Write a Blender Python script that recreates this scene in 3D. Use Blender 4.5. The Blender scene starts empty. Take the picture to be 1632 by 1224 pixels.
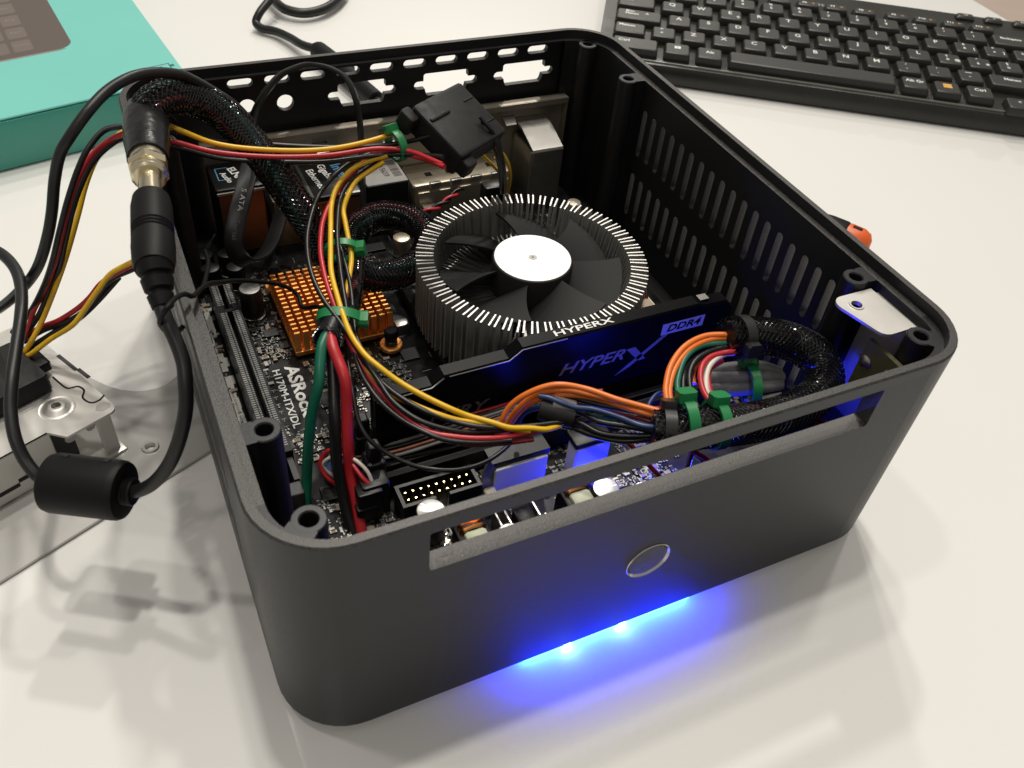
import bpy, bmesh, math, random
from mathutils import Vector, Matrix, Euler
random.seed(7)
MM = 0.001
scene = bpy.context.scene
COL = scene.collection
# ------------------------------------------------------------------ camera, world, lamps, exposure
CAM_POS = Vector((-7.560, -103.714, 234.947))          # millimetres; the table top is z = 0
CAM_ROT = (Matrix.Rotation(-0.513822, 3, 'Z') @ Matrix.Rotation(0.803923, 3, 'X') @ Matrix.Rotation(0.116892, 3, 'Z'))
FOCAL = 1399.717                                       # focal length in photo pixels (1632 wide)
cd = bpy.data.cameras.new('camera'); cam = bpy.data.objects.new('camera', cd); COL.objects.link(cam)
cam.matrix_world = Matrix.Translation(CAM_POS * MM) @ CAM_ROT.to_4x4()
cd.sensor_width = 36.0; cd.lens = FOCAL / 1632 * 36.0; cd.clip_start = 0.005; cd.clip_end = 50
cd.dof.use_dof = True; cd.dof.focus_distance = 0.315; cd.dof.aperture_fstop = 32.0
scene.camera = cam
world = bpy.data.worlds.new('World'); scene.world = world; world.use_nodes = True
bg = world.node_tree.nodes['Background']
bg.inputs[0].default_value = (1.0, 0.95, 0.88, 1); bg.inputs[1].default_value = 0.29
def ceiling_lamp(name, d, dist, power, size, col=(1, 0.95, 0.865)):
    l = bpy.data.lights.new(name, 'AREA'); l.shape = 'DISK'; l.size = size; l.energy = power; l.color = col
    o = bpy.data.objects.new(name, l); COL.objects.link(o)
    v = Vector(d).normalized(); c = Vector((0.10, 0.10, 0.05))
    o.location = c + v * dist; o.rotation_euler = v.to_track_quat('Z', 'Y').to_euler()
for d_, dist, power, size in (((0.05, 0.125, 1), 3.2, 23.5, 0.14), ((0.10, 0.36, 1), 3.3, 15.5, 0.14), ((0.45, 0.25, 1), 3.4, 13.5, 0.16),
                              ((-0.28, 0.20, 1), 3.4, 10.0, 0.16), ((0.30, 0.66, 1), 3.8, 32.0, 0.16), ((0.62, 1.10, 1), 4.6, 34.0, 0.2), ((-0.35, -0.50, 1), 3.6, 9.0, 0.2)):
    ceiling_lamp('ceiling_lamp', d_, dist, power, size)
scene.view_settings.view_transform = 'Standard'; scene.view_settings.look = 'None'
scene.view_settings.exposure = 0.09; scene.view_settings.gamma = 1.0
scene.view_settings.use_curve_mapping = False
scene.cycles.max_bounces = 8; scene.cycles.caustics_reflective = False; scene.cycles.caustics_refractive = False

# ------------------------------------------------------------------ helpers
def P(px, py, z):
    """the point (mm) at height z seen at a photo pixel: used to read positions off the photo"""
    d = CAM_ROT @ Vector(((px - 816) / FOCAL, -(py - 612) / FOCAL, -1.0))
    return CAM_POS + d * ((z - CAM_POS.z) / d.z)
def PX(px, py, x):
    d = CAM_ROT @ Vector(((px - 816) / FOCAL, -(py - 612) / FOCAL, -1.0))
    return CAM_POS + d * ((x - CAM_POS.x) / d.x)
def path(pts):
    return [P(*p) for p in pts]

def mat(name, col, rough=0.5, metal=0.0, spec=0.5, coat=0.0, noise=None, bump=None, emit=None, trans=0.0, alpha=1.0, coat_rough=0.05):
    m = bpy.data.materials.new(name); m.use_nodes = True
    nt = m.node_tree; b = nt.nodes['Principled BSDF']
    b.inputs['Base Color'].default_value = (*col, 1); b.inputs['Roughness'].default_value = rough
    b.inputs['Metallic'].default_value = metal; b.inputs['Specular IOR Level'].default_value = spec
    b.inputs['Coat Weight'].default_value = coat; b.inputs['Coat Roughness'].default_value = coat_rough
    b.inputs['Transmission Weight'].default_value = trans; b.inputs['Alpha'].default_value = alpha
    if emit:
        b.inputs['Emission Color'].default_value = (*emit[0], 1); b.inputs['Emission Strength'].default_value = emit[1]
    if noise or bump:
        tc = nt.nodes.new('ShaderNodeTexCoord')
    if noise:                                          # (scale, amount): gentle unevenness of colour and gloss
        n = nt.nodes.new('ShaderNodeTexNoise'); n.inputs['Scale'].default_value = noise[0]; n.inputs['Detail'].default_value = 6
        nt.links.new(tc.outputs['Object'], n.inputs['Vector'])
        mr = nt.nodes.new('ShaderNodeMapRange'); mr.inputs[1].default_value = 0.3; mr.inputs[2].default_value = 0.7
        mr.inputs[3].default_value = 1 - noise[1]; mr.inputs[4].default_value = 1 + noise[1]
        nt.links.new(n.outputs['Fac'], mr.inputs[0])
        mx = nt.nodes.new('ShaderNodeMix'); mx.data_type = 'RGBA'; mx.blend_type = 'MULTIPLY'; mx.inputs[0].default_value = 1
        mx.inputs[6].default_value = (*col, 1); nt.links.new(mr.outputs[0], mx.inputs[7]); nt.links.new(mx.outputs[2], b.inputs['Base Color'])
        rr = nt.nodes.new('ShaderNodeMath'); rr.operation = 'MULTIPLY'; rr.inputs[1].default_value = rough
        nt.links.new(mr.outputs[0], rr.inputs[0]); nt.links.new(rr.outputs[0], b.inputs['Roughness'])
    if bump:
        n2 = nt.nodes.new('ShaderNodeTexNoise'); n2.inputs['Scale'].default_value = bump[0]; n2.inputs['Detail'].default_value = 3
        nt.links.new(tc.outputs['Object'], n2.inputs['Vector'])
        bp = nt.nodes.new('ShaderNodeBump'); bp.inputs['Strength'].default_value = bump[1]; bp.inputs['Distance'].default_value = bump[2] if len(bump) > 2 else 0.0002
        nt.links.new(n2.outputs['Fac'], bp.inputs['Height']); nt.links.new(bp.outputs[0], b.inputs['Normal'])
    return m
M = {}
M['table'] = mat('white_gloss_table', (0.785, 0.775, 0.748), 0.45, coat=1.0, noise=(3.0, 0.02), coat_rough=0.03)
M['floor'] = mat('pink_beige_floor', (0.62, 0.50, 0.42), 0.6, noise=(4, 0.06))
M['case'] = mat('black_anodised', (0.052, 0.052, 0.054), 0.44, 0.86, 0.3, bump=(3000, 0.3, 0.0001), noise=(2600, 0.16))
M['case_edge'] = mat('lighter_case_edge', (0.088, 0.085, 0.083), 0.5, 0.80, 0.3, bump=(2600, 0.7, 0.00012), noise=(2200, 0.4))  # lighter, grainier tone for the rim top and cut sides
M['steel'] = mat('galvanised_steel', (0.62, 0.60, 0.56), 0.34, 1.0, noise=(60, 0.12))
M['satin_steel'] = mat('satin_steel', (0.72, 0.70, 0.66), 0.42, 0.85, noise=(40, 0.08), bump=(900, 0.08))
M['alu'] = mat('aluminium', (0.54, 0.53, 0.51), 0.50, 1.0, noise=(200, 0.08))
M['gold_steel'] = mat('warm_steel', (0.56, 0.50, 0.39), 0.36, 0.9, noise=(400, 0.06))
M['spun'] = mat('spun_dark_metal', (0.075, 0.075, 0.08), 0.26, 0.9, noise=(400, 0.1))
M['blue_plug'] = mat('blue_plastic', (0.03, 0.08, 0.28), 0.4)
M['tie_dark'] = mat('green_nylon_recess', (0.006, 0.09, 0.028), 0.5)
M['shrink'] = mat('black_shrink_film', (0.009, 0.009, 0.009), 0.3, spec=0.35, bump=(260, 0.5, 0.0006))
M['clear_film'] = mat('clear_shrink_film', (0.9, 0.9, 0.85), 0.08, trans=1.0, alpha=0.12)
M['label_dim'] = mat('faint_print', (0.10, 0.10, 0.10), 0.5)
M['kb_bead'] = mat('keyboard_bead', (0.10, 0.095, 0.085), 0.3)
M['sheet'] = mat('dull_zinc_sheet', (0.50, 0.49, 0.47), 0.40, 0.7, noise=(30, 0.08))
M['badge'] = mat('bright_print', (0.42, 0.42, 0.42), 0.4)
M['shield'] = mat('dull_port_shield', (0.40, 0.36, 0.29), 0.42, 0.75, noise=(300, 0.05))
M['dark_steel'] = mat('dark_steel', (0.30, 0.29, 0.27), 0.4, 0.9, noise=(300, 0.08))
M['brass'] = mat('nickel_brass', (0.78, 0.70, 0.50), 0.24, 1.0)
M['copper'] = mat('orange_copper', (1.0, 0.43, 0.12), 0.42, 0.85, noise=(300, 0.15))
M['wire_coil'] = mat('copper_wire', (0.80, 0.33, 0.12), 0.25, 1.0)
M['jack_orange'] = mat('copper_shield', (0.30, 0.15, 0.09), 0.38, 0.8, noise=(80, 0.2))
M['pcb'] = mat('black_circuit_board', (0.007, 0.007, 0.0075), 0.36, spec=0.3, noise=(250, 0.3))
M['pcb_green'] = mat('green_circuit_board', (0.09, 0.085, 0.04), 0.4)
M['plastic'] = mat('black_plastic', (0.006, 0.006, 0.0065), 0.36, spec=0.35, bump=(1500, 0.1))
M['plastic_matte'] = mat('matte_black_plastic', (0.012, 0.012, 0.012), 0.55, spec=0.3, bump=(2500, 0.25), noise=(300, 0.2))
M['grey_plastic'] = mat('dark_grey_plastic', (0.05, 0.05, 0.05), 0.5)
M['pale_plastic'] = mat('pale_plastic', (0.78, 0.77, 0.76), 0.35)
M['cream_plastic'] = mat('cream_plastic', (0.68, 0.62, 0.46), 0.4)
M['smoked'] = mat('smoky_plastic', (0.20, 0.19, 0.18), 0.2)
M['chip'] = mat('chip_epoxy', (0.022, 0.022, 0.022), 0.45)
M['solder'] = mat('solder', (0.50, 0.49, 0.45), 0.3, 1.0)
M['gold'] = mat('gold_contact', (0.85, 0.62, 0.28), 0.25, 1.0)
M['tan'] = mat('tan_ceramic', (0.30, 0.22, 0.14), 0.4)
M['white'] = mat('white_print', (0.78, 0.78, 0.75), 0.5)
M['grey_print'] = mat('grey_print', (0.30, 0.30, 0.29), 0.5)
M['blue_print'] = mat('blue_print', (0.10, 0.28, 0.50), 0.5)
M['amber_print'] = mat('amber_print', (0.75, 0.40, 0.06), 0.5)
M['sticker'] = mat('white_sticker', (0.86, 0.86, 0.84), 0.35)
M['label_grey'] = mat('grey_label', (0.42, 0.41, 0.39), 0.45)
M['cap_sleeve'] = mat('brown_cap_sleeve', (0.030, 0.024, 0.020), 0.3)
M['strip'] = mat('strip_print', (0.50, 0.49, 0.45), 0.5)
M['ring_metal'] = mat('polished_ring', (0.62, 0.60, 0.58), 0.18, 1.0)
M['cap_white'] = mat('bare_aluminium_cap', (0.90, 0.90, 0.86), 0.35, 0.6)
M['coil_pale'] = mat('pale_ferrite', (0.55, 0.58, 0.42), 0.4)
M['fan'] = mat('black_fan_plastic', (0.016, 0.016, 0.016), 0.62, spec=0.3, bump=(800, 0.05))
M['heat_spreader'] = mat('gloss_black_aluminium', (0.0035, 0.0035, 0.004), 0.30, 0.0, 0.06)
M['edge_metal'] = mat('bare_edge', (0.30, 0.29, 0.27), 0.3, 1.0)
M['ram_print'] = mat('silver_print', (0.19, 0.19, 0.19), 0.4)
M['ram_dark_print'] = mat('dim_print', (0.10, 0.095, 0.09), 0.45)
M['tie_green'] = mat('green_nylon', (0.012, 0.20, 0.060), 0.38)
M['tie_black'] = mat('black_nylon', (0.016, 0.016, 0.016), 0.35)
WIRE = dict(yellow=(0.78, 0.46, 0.012), red=(0.48, 0.022, 0.030), black=(0.008, 0.008, 0.008), green=(0.010, 0.14, 0.085), orange=(0.80, 0.19, 0.025),
            white=(0.72, 0.66, 0.56), blue=(0.022, 0.045, 0.14), brown=(0.24, 0.07, 0.02), dark_red=(0.22, 0.020, 0.025), grey=(0.10, 0.10, 0.105), teal=(0.01, 0.085, 0.07))
for k, c in WIRE.items():
    M['w_' + k] = mat(k + '_wire_insulation', c, 0.34, noise=(350, 0.05))
M['w_grey'] = mat('grey_shrink_tube', (0.20, 0.20, 0.20), 0.5, noise=(200, 0.25))
M['rubber'] = mat('black_rubber', (0.006, 0.006, 0.006), 0.5, spec=0.18, bump=(1200, 0.1))
M['cable_jacket'] = mat('black_cable_jacket', (0.010, 0.010, 0.010), 0.38, spec=0.4)
M['braid'] = mat('black_monofilament', (0.008, 0.008, 0.009), 0.10, spec=0.7)
M['teal_card'] = mat('teal_card', (0.175, 0.545, 0.485), 0.42, noise=(20, 0.02), bump=(900, 0.04))
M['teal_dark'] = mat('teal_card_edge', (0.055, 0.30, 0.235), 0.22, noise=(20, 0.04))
M['print_brown'] = mat('brown_grey_print', (0.105, 0.082, 0.070), 0.45)
M['print_key'] = mat('pale_brown_print', (0.150, 0.122, 0.108), 0.45)
M['print_edge'] = mat('light_print', (0.26, 0.23, 0.21), 0.45)
M['print_teal'] = mat('dark_teal_print', (0.02, 0.12, 0.13), 0.5)
M['kb_body'] = mat('keyboard_body', (0.014, 0.014, 0.010), 0.28, noise=(30, 0.25), bump=(1600, 0.05))
M['kb_key'] = mat('keyboard_key', (0.022, 0.021, 0.018), 0.42, bump=(2500, 0.2))
M['orange_rubber'] = mat('orange_plastic', (0.70, 0.11, 0.015), 0.4)
M['led_bar'] = mat('blue_light_bar', (0.1, 0.2, 0.6), 0.4, emit=((0.004, 0.021, 1.0), 140.0))
M['led_core'] = mat('led_die', (0.5, 0.6, 0.9), 0.4, emit=((0.3, 0.75, 1.0), 22.0))
M['led_in'] = mat('blue_led_lens', (0.1, 0.1, 0.7), 0.3, emit=((0.03, 0.05, 1.0), 10.0))

class MB:
    """collects simple shapes (in mm) into one mesh"""
    def __init__(s): s.v = []; s.f = []; s.m = []; s.mi = 0
    def add(s, vs, fs):
        o = len(s.v); s.v.extend(Vector(v) for v in vs)
        for f in fs: s.f.append([i + o for i in f]); s.m.append(s.mi)
        return s
    def box(s, x0, x1, y0, y1, z0, z1, T=None, bottom=True):
        vs = [Vector(p) for p in ((x0,y0,z0),(x1,y0,z0),(x1,y1,z0),(x0,y1,z0),(x0,y0,z1),(x1,y0,z1),(x1,y1,z1),(x0,y1,z1))]
        if T: vs = [T @ v for v in vs]
        fs = [(4,5,6,7),(0,1,5,4),(1,2,6,5),(2,3,7,6),(3,0,4,7)]
        if bottom: fs.append((3,2,1,0))
        return s.add(vs, fs)
    def bbox(s, x0, x1, y0, y1, z0, z1, b, T=None):
        """box with bevelled top edges and vertical corners"""
        def ring(i, z): return [(x0+i+b,y0+i,z),(x1-i-b,y0+i,z),(x1-i,y0+i+b,z),(x1-i,y1-i-b,z),(x1-i-b,y1-i,z),(x0+i+b,y1-i,z),(x0+i,y1-i-b,z),(x0+i,y0+i+b,z)]
        return s.loft([ring(0, z0), ring(0, z1-b), ring(b*.35, z1-b*.3), ring(b, z1)], T, cap=True)
    def loft(s, rings, T=None, cap=True, closed=True):
        n = len(rings[0]); vs = [Vector(p) for r in rings for p in r]
        if T: vs = [T @ v for v in vs]
        fs = []
        for k in range(len(rings)-1):
            for i in range(n if closed else n-1):
                j = (i+1) % n; fs.append((k*n+i, k*n+j, (k+1)*n+j, (k+1)*n+i))
        if cap: fs.append(tuple(range(n-1,-1,-1))); fs.append(tuple((len(rings)-1)*n+i for i in range(n)))
        return s.add(vs, fs)
    def prism(s, poly, z0, z1, T=None):
        return s.loft([[(p[0],p[1],z0) for p in poly], [(p[0],p[1],z1) for p in poly]], T)
    def lathe(s, prof, n=24, T=None, cap=True):
        return s.loft([[(r*math.cos(2*math.pi*i/n), r*math.sin(2*math.pi*i/n), z) for i in range(n)] for r, z in prof], T, cap)
    def tube(s, pts, r, n=10, per=7, flat=None, cap=True, raw=False):
        """round tube through points (Catmull-Rom); r number or list; flat=(half width, half thickness, width direction)"""
        c = [Vector(q) for q in pts] if raw else spline(pts, per)
        T = tangents(c); N = frames(c, T); L = len(c) - 1
        rings = []
        for i, p in enumerate(c):
            t = T[i]; a = N[i]; rr = r if not hasattr(r, '__len__') else lerp_list(r, i / L)
            b = t.cross(a)
            if flat:
                w = flat[2] if not callable(flat[2]) else flat[2](i / L)
                a = (w - t * w.dot(t)).normalized(); b = t.cross(a)
                rings.append([p + a*(flat[0]*sgn(math.cos(q), .45)) + b*(flat[1]*sgn(math.sin(q), .6)) for q in [2*math.pi*k/n for k in range(n)]])
            else:
                rings.append([p + (a*math.cos(q) + b*math.sin(q))*rr for q in [2*math.pi*k/n for k in range(n)]])
        return s.loft(rings, None, cap)
def sgn(v, e): return math.copysign(abs(v) ** e, v) if v else 0.0
def lerp_list(L, t):
    x = t * (len(L) - 1); i = min(int(x), len(L) - 2); return L[i] + (L[i+1] - L[i]) * (x - i)
def spline(p, per):
    p = [Vector(q) for q in p]; q = [p[0]*2 - p[1]] + p + [p[-1]*2 - p[-2]]; out = []
    for i in range(1, len(q) - 2):
        p0, p1, p2, p3 = q[i-1], q[i], q[i+1], q[i+2]
        t0 = 0.0; t1 = t0 + max((p1-p0).length, 1e-4)**.5; t2 = t1 + max((p2-p1).length, 1e-4)**.5; t3 = t2 + max((p3-p2).length, 1e-4)**.5
        for k in range(per):
            t = t1 + (t2 - t1) * k / per
            A1 = p0*((t1-t)/(t1-t0)) + p1*((t-t0)/(t1-t0)); A2 = p1*((t2-t)/(t2-t1)) + p2*((t-t1)/(t2-t1)); A3 = p2*((t3-t)/(t3-t2)) + p3*((t-t2)/(t3-t2))
            B1 = A1*((t2-t)/(t2-t0)) + A2*((t-t0)/(t2-t0)); B2 = A2*((t3-t)/(t3-t1)) + A3*((t-t1)/(t3-t1))
            out.append(B1*((t2-t)/(t2-t1)) + B2*((t-t1)/(t2-t1)))
    out.append(p[-1]); return out
def tangents(c):
    return [(c[min(i+1, len(c)-1)] - c[max(i-1, 0)]).normalized() for i in range(len(c))]
def frames(c, T):
    a = Vector((0,0,1)); a = a - T[0]*a.dot(T[0])
    if a.length < .1: a = Vector((1,0,0)) - T[0]*T[0].x
    a.normalize(); N = [a]
    for i in range(1, len(c)):
        a = N[-1] - T[i]*N[-1].dot(T[i]); a.normalize(); N.append(a)
    return N
def resample(c, step):
    out = [c[0]]; acc = 0.0
    for i in range(1, len(c)):
        d = (c[i] - c[i-1]).length; s0 = 0.0
        while acc + d - s0 >= step:
            s0 += step - acc; acc = 0.0; out.append(c[i-1].lerp(c[i], s0 / d))
        acc += d - s0
    out.append(c[-1]); return out

def obj(name, mb, m, parent=None, smooth=35, kind=None, label=None):
    me = bpy.data.meshes.new(name)
    me.from_pydata([v * MM for v in mb.v], [], mb.f)
    ms = m if isinstance(m, (list, tuple)) else [m]
    for k in ms: me.materials.append(M[k] if isinstance(k, str) else k)
    if len(ms) > 1: me.polygons.foreach_set('material_index', mb.m)
    if smooth:
        me.polygons.foreach_set('use_smooth', [True] * len(me.polygons)); me.set_sharp_from_angle(angle=math.radians(smooth))
    me.update()
    o = bpy.data.objects.new(name, me); COL.objects.link(o)
    if parent: attach(o, parent)
    if kind: o['kind'] = kind
    if label: o['label'] = label
    return o
def attach(o, parent):
    o.parent = parent
    w = Vector((0,0,0)); q = parent
    while q: w += q.location; q = q.parent
    o.location = o.location - w
def tag(o, label, cat, group=None):
    o['label'] = label; o['category'] = cat
    if group: o['group'] = group
    return o
def thing(name, label, cat, loc=(0,0,0), group=None):
    o = bpy.data.objects.new(name, None); COL.objects.link(o); o.location = Vector(loc) * MM; o.empty_display_size = 0.01
    return tag(o, label, cat, group)
def inst(name, src, parent, loc=(0,0,0), rz=0.0, label=None):
    """another object on the mesh of src; loc in mm in world axes (parents here are never rotated)"""
    o = bpy.data.objects.new(name, src.data); COL.objects.link(o); o.location = Vector(loc) * MM; o.rotation_euler = (0,0,rz)
    attach(o, parent)
    if label: o['label'] = label
    return o
def plate_geo(outlines, t):
    """filled flat plate with holes, thickness t centred on z = 0"""
    cu = bpy.data.curves.new('plate', 'CURVE'); cu.dimensions = '2D'; cu.fill_mode = 'BOTH'; cu.extrude = t / 2
    for L in outlines:
        sp = cu.splines.new('POLY'); sp.points.add(len(L) - 1); sp.use_cyclic_u = True
        for i, q in enumerate(L): sp.points[i].co = (q[0], q[1], 0, 1)
    return curve_geo(cu)
def curve_geo(cu):
    o = bpy.data.objects.new('tmp', cu); COL.objects.link(o)
    dg = bpy.context.evaluated_depsgraph_get(); me = bpy.data.meshes.new_from_object(o.evaluated_get(dg))
    vs = [v.co.copy() for v in me.vertices]; fs = [tuple(p.vertices) for p in me.polygons]
    bpy.data.objects.remove(o); bpy.data.curves.remove(cu); bpy.data.meshes.remove(me)
    bm = bmesh.new(); bv = [bm.verts.new(v) for v in vs]
    for f in fs:
        try: bm.faces.new([bv[i] for i in f])
        except ValueError: pass
    bmesh.ops.remove_doubles(bm, verts=bm.verts, dist=1e-5); bmesh.ops.recalc_face_normals(bm, faces=bm.faces)
    bm.verts.index_update(); vs = [v.co.copy() for v in bm.verts]; fs = [tuple(v.index for v in f.verts) for f in bm.faces]; bm.free()
    return vs, fs
_tc = {}
def text_geo(s, size, bold=0.0, shear=0.0, depth=0.03, space=1.0):
    k = (s, size, bold, shear, depth, space)
    if k not in _tc:
        cu = bpy.data.curves.new('txt', 'FONT'); cu.body = s; cu.size = size; cu.align_x = 'CENTER'; cu.align_y = 'CENTER'
        cu.offset = bold; cu.shear = shear; cu.extrude = depth; cu.resolution_u = 3; cu.space_character = space
        _tc[k] = curve_geo(cu)
    return _tc[k]
def frame_T(o, u, v):
    """matrix with local x along u, y along v (made square to u), origin o"""
    u = Vector(u).normalized(); v = Vector(v); v = (v - u * v.dot(u)).normalized(); w = u.cross(v)
    return Matrix(((u.x, v.x, w.x, o[0]), (u.y, v.y, w.y, o[1]), (u.z, v.z, w.z, o[2]), (0,0,0,1)))
def text(mb, s, size, o, u, v, width=None, **kw):
    vs, fs = text_geo(s, size, **kw)
    T = frame_T(o, u, v); sx = 1.0
    if width:
        w = max(q.x for q in vs) - min(q.x for q in vs); sx = width / w
    mb.add([T @ Vector((q.x * sx, q.y, q.z)) for q in vs], fs)
def arc(cx, cy, r, a0, a1, n):
    return [(cx + r*math.cos(math.radians(a0 + (a1-a0)*k/n)), cy + r*math.sin(math.radians(a0 + (a1-a0)*k/n))) for k in range(n+1)]
def slot_outline(cx, cy, L, h, vert=False):
    r = h / 2; d = L / 2 - r
    if vert: return arc(cx, cy + d, r, 0, 180, 6) + arc(cx, cy - d, r, 180, 360, 6)
    return arc(cx + d, cy, r, -90, 90, 6) + arc(cx - d, cy, r, 90, 270, 6)
def circle(cx, cy, r, n=24): return arc(cx, cy, r, 0, 360 * (n-1) / n, n-1)
def rrect(x0, x1, y0, y1, r, n=4):
    return arc(x1-r, y0+r, r, -90, 0, n) + arc(x1-r, y1-r, r, 0, 90, n) + arc(x0+r, y1-r, r, 90, 180, n) + arc(x0+r, y0+r, r, 180, 270, n)
def wire(name, pts, r, m, parent, n=8, per=7, label=None):
    r *= .82 if r < 1.3 else 1.0
    q = path(pts); rnd = random.Random(len(pts)*131 + int(pts[0][0]))
    for i in range(1, len(q) - 1): q[i] = q[i] + Vector((rnd.uniform(-.35, .35), rnd.uniform(-.35, .35), rnd.uniform(-.3, .3)))*min(1, r)
    return obj(name, MB().tube(q, r, n, per), m, parent, 60, label=label)
# ------------------------------------------------------------------ the setting: table and floor
ed = Vector((-0.1085, -0.9941, 0)); er = Vector((0.9941, -0.1085, 0)); e0 = Vector((644.8, 380.4, 0))
mb = MB(); mb.bbox(-1500, 0, -900, 900, -28, 0, 2.5, frame_T(e0, er, -ed))
obj('table_top', mb, 'table', None, 40, 'structure')
obj('floor', MB().box(-2600, 3200, -2200, 3200, -740, -735), 'floor', None, 0, 'structure')

# ------------------------------------------------------------------ the computer case
CW, CD, Z0, Z1, ZL, WT = 200.0, 223.2, 5.0, 85.0, 81.5, 5.0
case = thing('computer_case', 'open black aluminium mini computer case with its lid off', 'computer case', (100, 111, 0))
def loop(d, R=19.6, n=10):
    r = R - d
    return arc(CW-R, R, r, -90, 0, n) + arc(CW-R, CD-R, r, 0, 90, n) + arc(R, CD-R, r, 90, 180, n) + arc(R, R, r, 180, 270, n)
mb = MB(); R = 19.6
prof = [(0, ZL), (0, 84.4), (0.5, 85), (2.5, 85), (2.5, ZL)]
rings = [[(x, y, z) for x, y in loop(d)] for d, z in prof]
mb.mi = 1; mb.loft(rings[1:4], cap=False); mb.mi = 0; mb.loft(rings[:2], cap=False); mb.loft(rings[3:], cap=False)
for a0, cx, cy in ((-90, CW-R, R), (0, CW-R, CD-R), (90, R, CD-R), (180, R, R)):
    o = arc(cx, cy, R, a0, a0+90, 10); i = arc(cx, cy, R-WT, a0, a0+90, 10)
    rs = [[(*o[k], Z0), (*o[k], ZL), (*i[k], ZL), (*i[k], Z0)] for k in range(11)]
    mb.loft(rs, cap=False)
def wall(outs, A, B, inward, t=WT):
    """flat side from A to B (plan), holes given in (distance along, height)"""
    A = Vector((*A, 0)); B = Vector((*B, 0)); u = (B - A).normalized(); w = Vector((*inward, 0))
    vs, fs = plate_geo(outs, t)
    vw = [A + u*v.x + Vector((0,0,v.y)) + w*(t/2 + v.z) for v in vs]
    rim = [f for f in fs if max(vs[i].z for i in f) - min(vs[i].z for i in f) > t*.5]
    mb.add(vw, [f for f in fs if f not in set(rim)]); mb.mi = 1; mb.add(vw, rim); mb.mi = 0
# front: optical drive slot and power button hole
L = CW - 2*R
wall([[(0, Z0), (L, Z0), (L, ZL), (0, ZL)], rrect(35.4-R, 164-R, 66.6, 80.6, 0.7, 3), circle(100-R, 36.3, 7.0, 28)], (R, 0), (CW-R, 0), (0, 1))
# back: serial port openings, antenna holes, vent slots
outs = [[(0, Z0), (L, Z0), (L, ZL), (0, ZL)]]
X = lambda x: CW - R - x                                # the back wall runs from right to left
for k in range(10): outs.append(slot_outline(X(169.0 - 13.93*k), 77.9, 9.6, 3.4))
for hx in (45.2, 59.9): outs.append(circle(X(hx), 68.0, 3.3, 20))
for dx in (91.0, 127.2, 163.2):
    h = [(-9.2, 4.8), (-9.9, 4.2), (-10.0, 1.7), (-12.4, 1.7)] + arc(-12.4, 0, 1.7, 100, 260, 6) + [(-12.4, -1.7), (-9.4, -1.7), (-8.7, -4.2), (-8.0, -4.8)]
    full = h + [(-x, y) for x, y in reversed(h)]
    outs.append([(X(dx) + x, 68.2 + y) for x, y in full])
outs.append(rrect(X(181.5), X(27), 14, 56.5, 0.5, 2))
wall(outs, (CW-R, CD), (R, CD), (0, -1), 2.5)
mb.box(R, CW-R, CD-4.6, CD-2.52, 80.7, ZL)
# right and left: two rows of upright vent slots each
L2 = CD - 2*R
for A, B, w, Y in (((CW, R), (CW, CD-R), (-1, 0), lambda y: y - R), ((0, CD-R), (0, R), (1, 0), lambda y: CD - R - y)):
    outs = [[(0, Z0), (L2, Z0), (L2, ZL), (0, ZL)]]
    for k in range(18):
        y = 53.0 + 6.95*k
        outs.append(slot_outline(Y(y), 60.3, 20.5, 3.1, True)); outs.append(slot_outline(Y(y), 31.6, 20.0, 3.1, True))
    wall(outs, A, B, w)
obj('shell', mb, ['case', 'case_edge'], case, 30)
fl = [(x, y) for x, y in loop(5.2, n=5)]
obj('floor_tray', MB().prism(fl, 6.0, 8.0), 'case', case, 30)
for bx, by, wall_d in ((10.0, 41.0, (-1, 0)), (12.6, 12.4, (-.7, -.7)), (189.8, 41.8, (1, 0)), (189.2, 13.2, (.7, -.7)), (189.3, 179.5, (1, 0)), (188.8, 213.2, (.6, .8)), (10.2, 179.5, (-1, 0)), (11, 212.5, (-.6, .8))):
    m2 = MB(); n = 20; r = 4.0
    ring = lambda rr, z: [(bx + rr*math.cos(2*math.pi*k/n), by + rr*math.sin(2*math.pi*k/n), z) for k in range(n)]
    m2.loft([ring(r, 8), ring(r, 81.2), ring(r-.3, 81.5), ring(2.35, 81.5), ring(2.05, 81.1), ring(2.05, 70)], None, False)
    m2.mi = 1; m2.add(ring(2.05, 70), [tuple(range(n))]); m2.mi = 0
    d = Vector((*wall_d, 0)).normalized(); t = Vector((-d.y, d.x, 0)); c0 = Vector((bx, by, 0))
    web = [c0 + t*3.4 + d*2.2, c0 + t*3.6 + d*6.2, c0 - t*3.6 + d*6.2, c0 - t*3.4 + d*2.2]
    m2.loft([[(p.x, p.y, 8) for p in web], [(p.x, p.y, 81.48) for p in web]])
    obj('screw_boss', m2, ['case', 'plastic'], case, 35)
# power button: spun metal face inside a bright ring
Tb = frame_T((100, 0, 36.3), (1, 0, 0), (0, 0, 1))     # local z points out of the front
b = obj('power_button', MB().lathe([(6.1, -5), (6.1, -.2), (5.9, 0.0), (5.0, .16), (4.4, .12), (3.8, .2), (3.2, .14), (2.6, .22), (2.0, .18), (1.0, .26), (0.05, .26)], 40, Tb), 'spun', case, 25)
obj('button_ring', MB().lathe([(6.95, -4.5), (6.95, .2), (6.75, .42), (6.3, -.1), (6.15, -.3), (6.15, -4.5)], 40, Tb, False), 'ring_metal', b, 25)
for fx, fy in ((24, 24), (176, 24), (24, 199), (176, 199)):
    obj('foot', MB().lathe([(8.5, 0), (9, .6), (9, 4.6), (8.6, 6.0)], 24, Matrix.Translation((fx, fy, 0))), 'rubber', case)
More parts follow.
